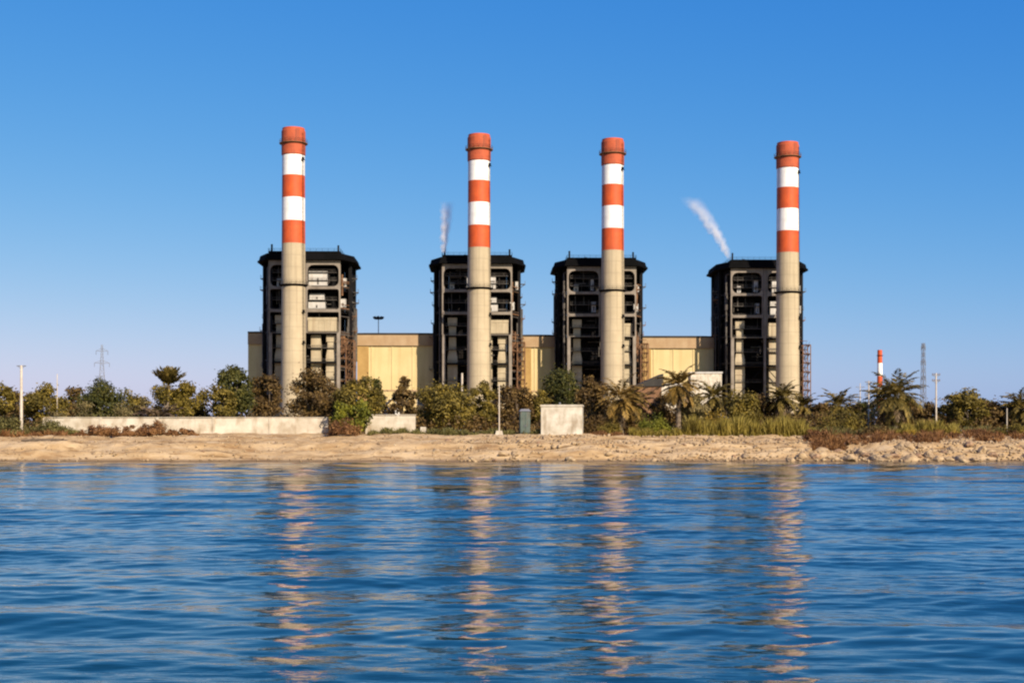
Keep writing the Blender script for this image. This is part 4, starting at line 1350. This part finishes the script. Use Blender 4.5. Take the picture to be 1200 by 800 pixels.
# ------------------------------------------------------------------ steam
def plume(name, px0, py0, px1, py1, d, r0, r1, dens, label, bend):
    x0, z0, x1, z1 = PX(px0, d), PZ(py0, d), PX(px1, d), PZ(py1, d)
    Hh, dx = z1 - z0, x1 - x0
    b = MB(); n = 14; k = 14
    for i in range(n + 1):
        t = i / n; c = dx * t ** bend; r = (r0 + (r1 - r0) * t) * 1.15 + .2
        for j in range(k):
            a = 2 * math.pi * j / k; b.v.append((c + r * math.cos(a) * 1.25, r * math.sin(a), Hh * t))
    for i in range(n):
        for j in range(k):
            b.f.append((i * k + j, i * k + (j + 1) % k, (i + 1) * k + (j + 1) % k, (i + 1) * k + j)); b.m.append(0)
    b.f.append(tuple(range(k - 1, -1, -1))); b.m.append(0); b.f.append(tuple(range(n * k, n * k + k))); b.m.append(0)
    m = bpy.data.materials.new(name + '_vapour'); m.use_nodes = True
    nt = m.node_tree; N, L = nt.nodes, nt.links; N.clear()
    out = N.new('ShaderNodeOutputMaterial'); vol = N.new('ShaderNodeVolumePrincipled')
    vol.inputs['Color'].default_value = (.97, .97, .98, 1); vol.inputs['Anisotropy'].default_value = .1
    L.new(vol.outputs[0], out.inputs['Volume'])
    tc = N.new('ShaderNodeTexCoord'); nz = N.new('ShaderNodeTexNoise'); nz.inputs['Scale'].default_value = .35; nz.inputs['Detail'].default_value = 4
    L.new(tc.outputs['Object'], nz.inputs['Vector'])
    # wobble the position with the noise, then measure the distance from the bent axis
    wob = N.new('ShaderNodeVectorMath'); wob.operation = 'MULTIPLY_ADD'
    L.new(nz.outputs['Color'], wob.inputs[0]); wob.inputs[1].default_value = (r1 * .9, r1 * .9, 0)
    off = N.new('ShaderNodeVectorMath'); off.operation = 'SUBTRACT'; L.new(tc.outputs['Object'], off.inputs[0]); off.inputs[1].default_value = (r1 * .45, r1 * .45, 0)
    L.new(off.outputs[0], wob.inputs[2])
    sp = N.new('ShaderNodeSeparateXYZ'); L.new(wob.outputs[0], sp.inputs[0])
    def mth(op, a, b_=None, c_=None):
        q = N.new('ShaderNodeMath'); q.operation = op
        for i, v in enumerate((a, b_, c_)):
            if v is None: continue
            if isinstance(v, (int, float)): q.inputs[i].default_value = v
            else: L.new(v, q.inputs[i])
        return q.outputs[0]
    t = mth('MAXIMUM', mth('DIVIDE', sp.outputs['Z'], Hh), .0001)
    cx2 = mth('SUBTRACT', sp.outputs['X'], mth('MULTIPLY', mth('POWER', t, bend), dx))
    dist = mth('SQRT', mth('ADD', mth('MULTIPLY', cx2, cx2), mth('MULTIPLY', sp.outputs['Y'], sp.outputs['Y'])))
    rr_ = mth('MULTIPLY_ADD', t, r1 - r0, r0)
    core = mth('POWER', mth('MAXIMUM', mth('SUBTRACT', 1, mth('DIVIDE', dist, rr_)), 0), 1.6)
    fade = mth('MULTIPLY', mth('POWER', mth('MAXIMUM', mth('SUBTRACT', 1, t), 0), .9), mth('MINIMUM', mth('MULTIPLY', t, 22), 1))
    pat = mth('MAXIMUM', mth('MULTIPLY_ADD', nz.outputs['Fac'], 4.0, -1.1), 0)
    L.new(mth('MULTIPLY', mth('MULTIPLY', mth('MULTIPLY', core, fade), pat), dens), vol.inputs['Density'])
    o = b.build(name, m, loc=(x0, d, z0)); tag(o, label, 'steam', kind='stuff')


plume('steam', 853.5, 304.5, 808, 231, 560, 1.3, 5.4, 1.5, 'long white steam plume drifting off the roof of the end boiler house', 1.35)
plume('steam', 519.5, 297, 525, 236, 545, 1.4, 3.4, 3.0, 'thin upright wisp of white steam over a boiler house roof', 1.0)

# ------------------------------------------------------------------ light, sky, camera
world = bpy.data.worlds.new('World'); scene.world = world; world.use_nodes = True
nt = world.node_tree; N, L = nt.nodes, nt.links
bg = N['Background']
sky = N.new('ShaderNodeTexSky'); sky.sky_type = 'NISHITA'; sky.sun_disc = False
sky.sun_elevation = R(SUN_EL); sky.sun_rotation = R(180 - SUN_AZ)
sky.altitude = 0; sky.air_density = .7; sky.dust_density = 1.0; sky.ozone_density = 1.0
# the saturated colour response of the photograph's sky: one curve per channel over the whole sky
sp = N.new('ShaderNodeSeparateColor'); cb = N.new('ShaderNodeCombineColor'); L.new(sky.outputs[0], sp.inputs[0])
for ch, (gain, gam, top) in enumerate(((21.5, 1.97, 5.6), (9.3, .9, 12.0), (9.1, .3, 12.0))):
    q = N.new('ShaderNodeMath'); q.operation = 'MINIMUM'; L.new(sp.outputs[ch], q.inputs[0]); q.inputs[1].default_value = top
    q1 = N.new('ShaderNodeMath'); q1.operation = 'MULTIPLY'; L.new(q.outputs[0], q1.inputs[0]); q1.inputs[1].default_value = .1
    q2 = N.new('ShaderNodeMath'); q2.operation = 'POWER'; L.new(q1.outputs[0], q2.inputs[0]); q2.inputs[1].default_value = gam
    q3 = N.new('ShaderNodeMath'); q3.operation = 'MULTIPLY'; L.new(q2.outputs[0], q3.inputs[0]); q3.inputs[1].default_value = gain
    q4 = N.new('ShaderNodeMath'); q4.operation = 'MAXIMUM'; L.new(q3.outputs[0], q4.inputs[0]); q4.inputs[1].default_value = .42
    L.new(q4.outputs[0], cb.inputs[ch])
L.new(cb.outputs[0], bg.inputs['Color'])
bg.inputs['Strength'].default_value = .0625

sun = bpy.data.lights.new('Sun', 'SUN'); sun.energy = 4.9; sun.angle = R(.5); sun.color = (1, .87, .70)
so = bpy.data.objects.new('sun', sun); COL.objects.link(so)
sd = Vector((math.sin(R(SUN_AZ)) * math.cos(R(SUN_EL)), -math.cos(R(SUN_AZ)) * math.cos(R(SUN_EL)), math.sin(R(SUN_EL))))
so.rotation_euler = sd.to_track_quat('Z', 'Y').to_euler(); so.location = sd * 300

cam = bpy.data.cameras.new('Camera'); cam.sensor_width = 36; cam.lens = F / 1200 * 36; cam.shift_y = 117 / 1200
cam.clip_start = .1; cam.clip_end = 20000
co = bpy.data.objects.new('camera', cam); COL.objects.link(co)
co.location = (0, 0, CAM_H); co.rotation_euler = (R(90), 0, 0)
scene.camera = co

vs_ = scene.view_settings
vs_.view_transform = 'Standard'; vs_.look = 'None'; vs_.gamma = 1; vs_.exposure = .68; vs_.use_curve_mapping = False
scene.cycles.max_bounces = 8; scene.cycles.volume_bounces = 5; scene.cycles.filter_width = 2.2
scene.cycles.use_denoising = True
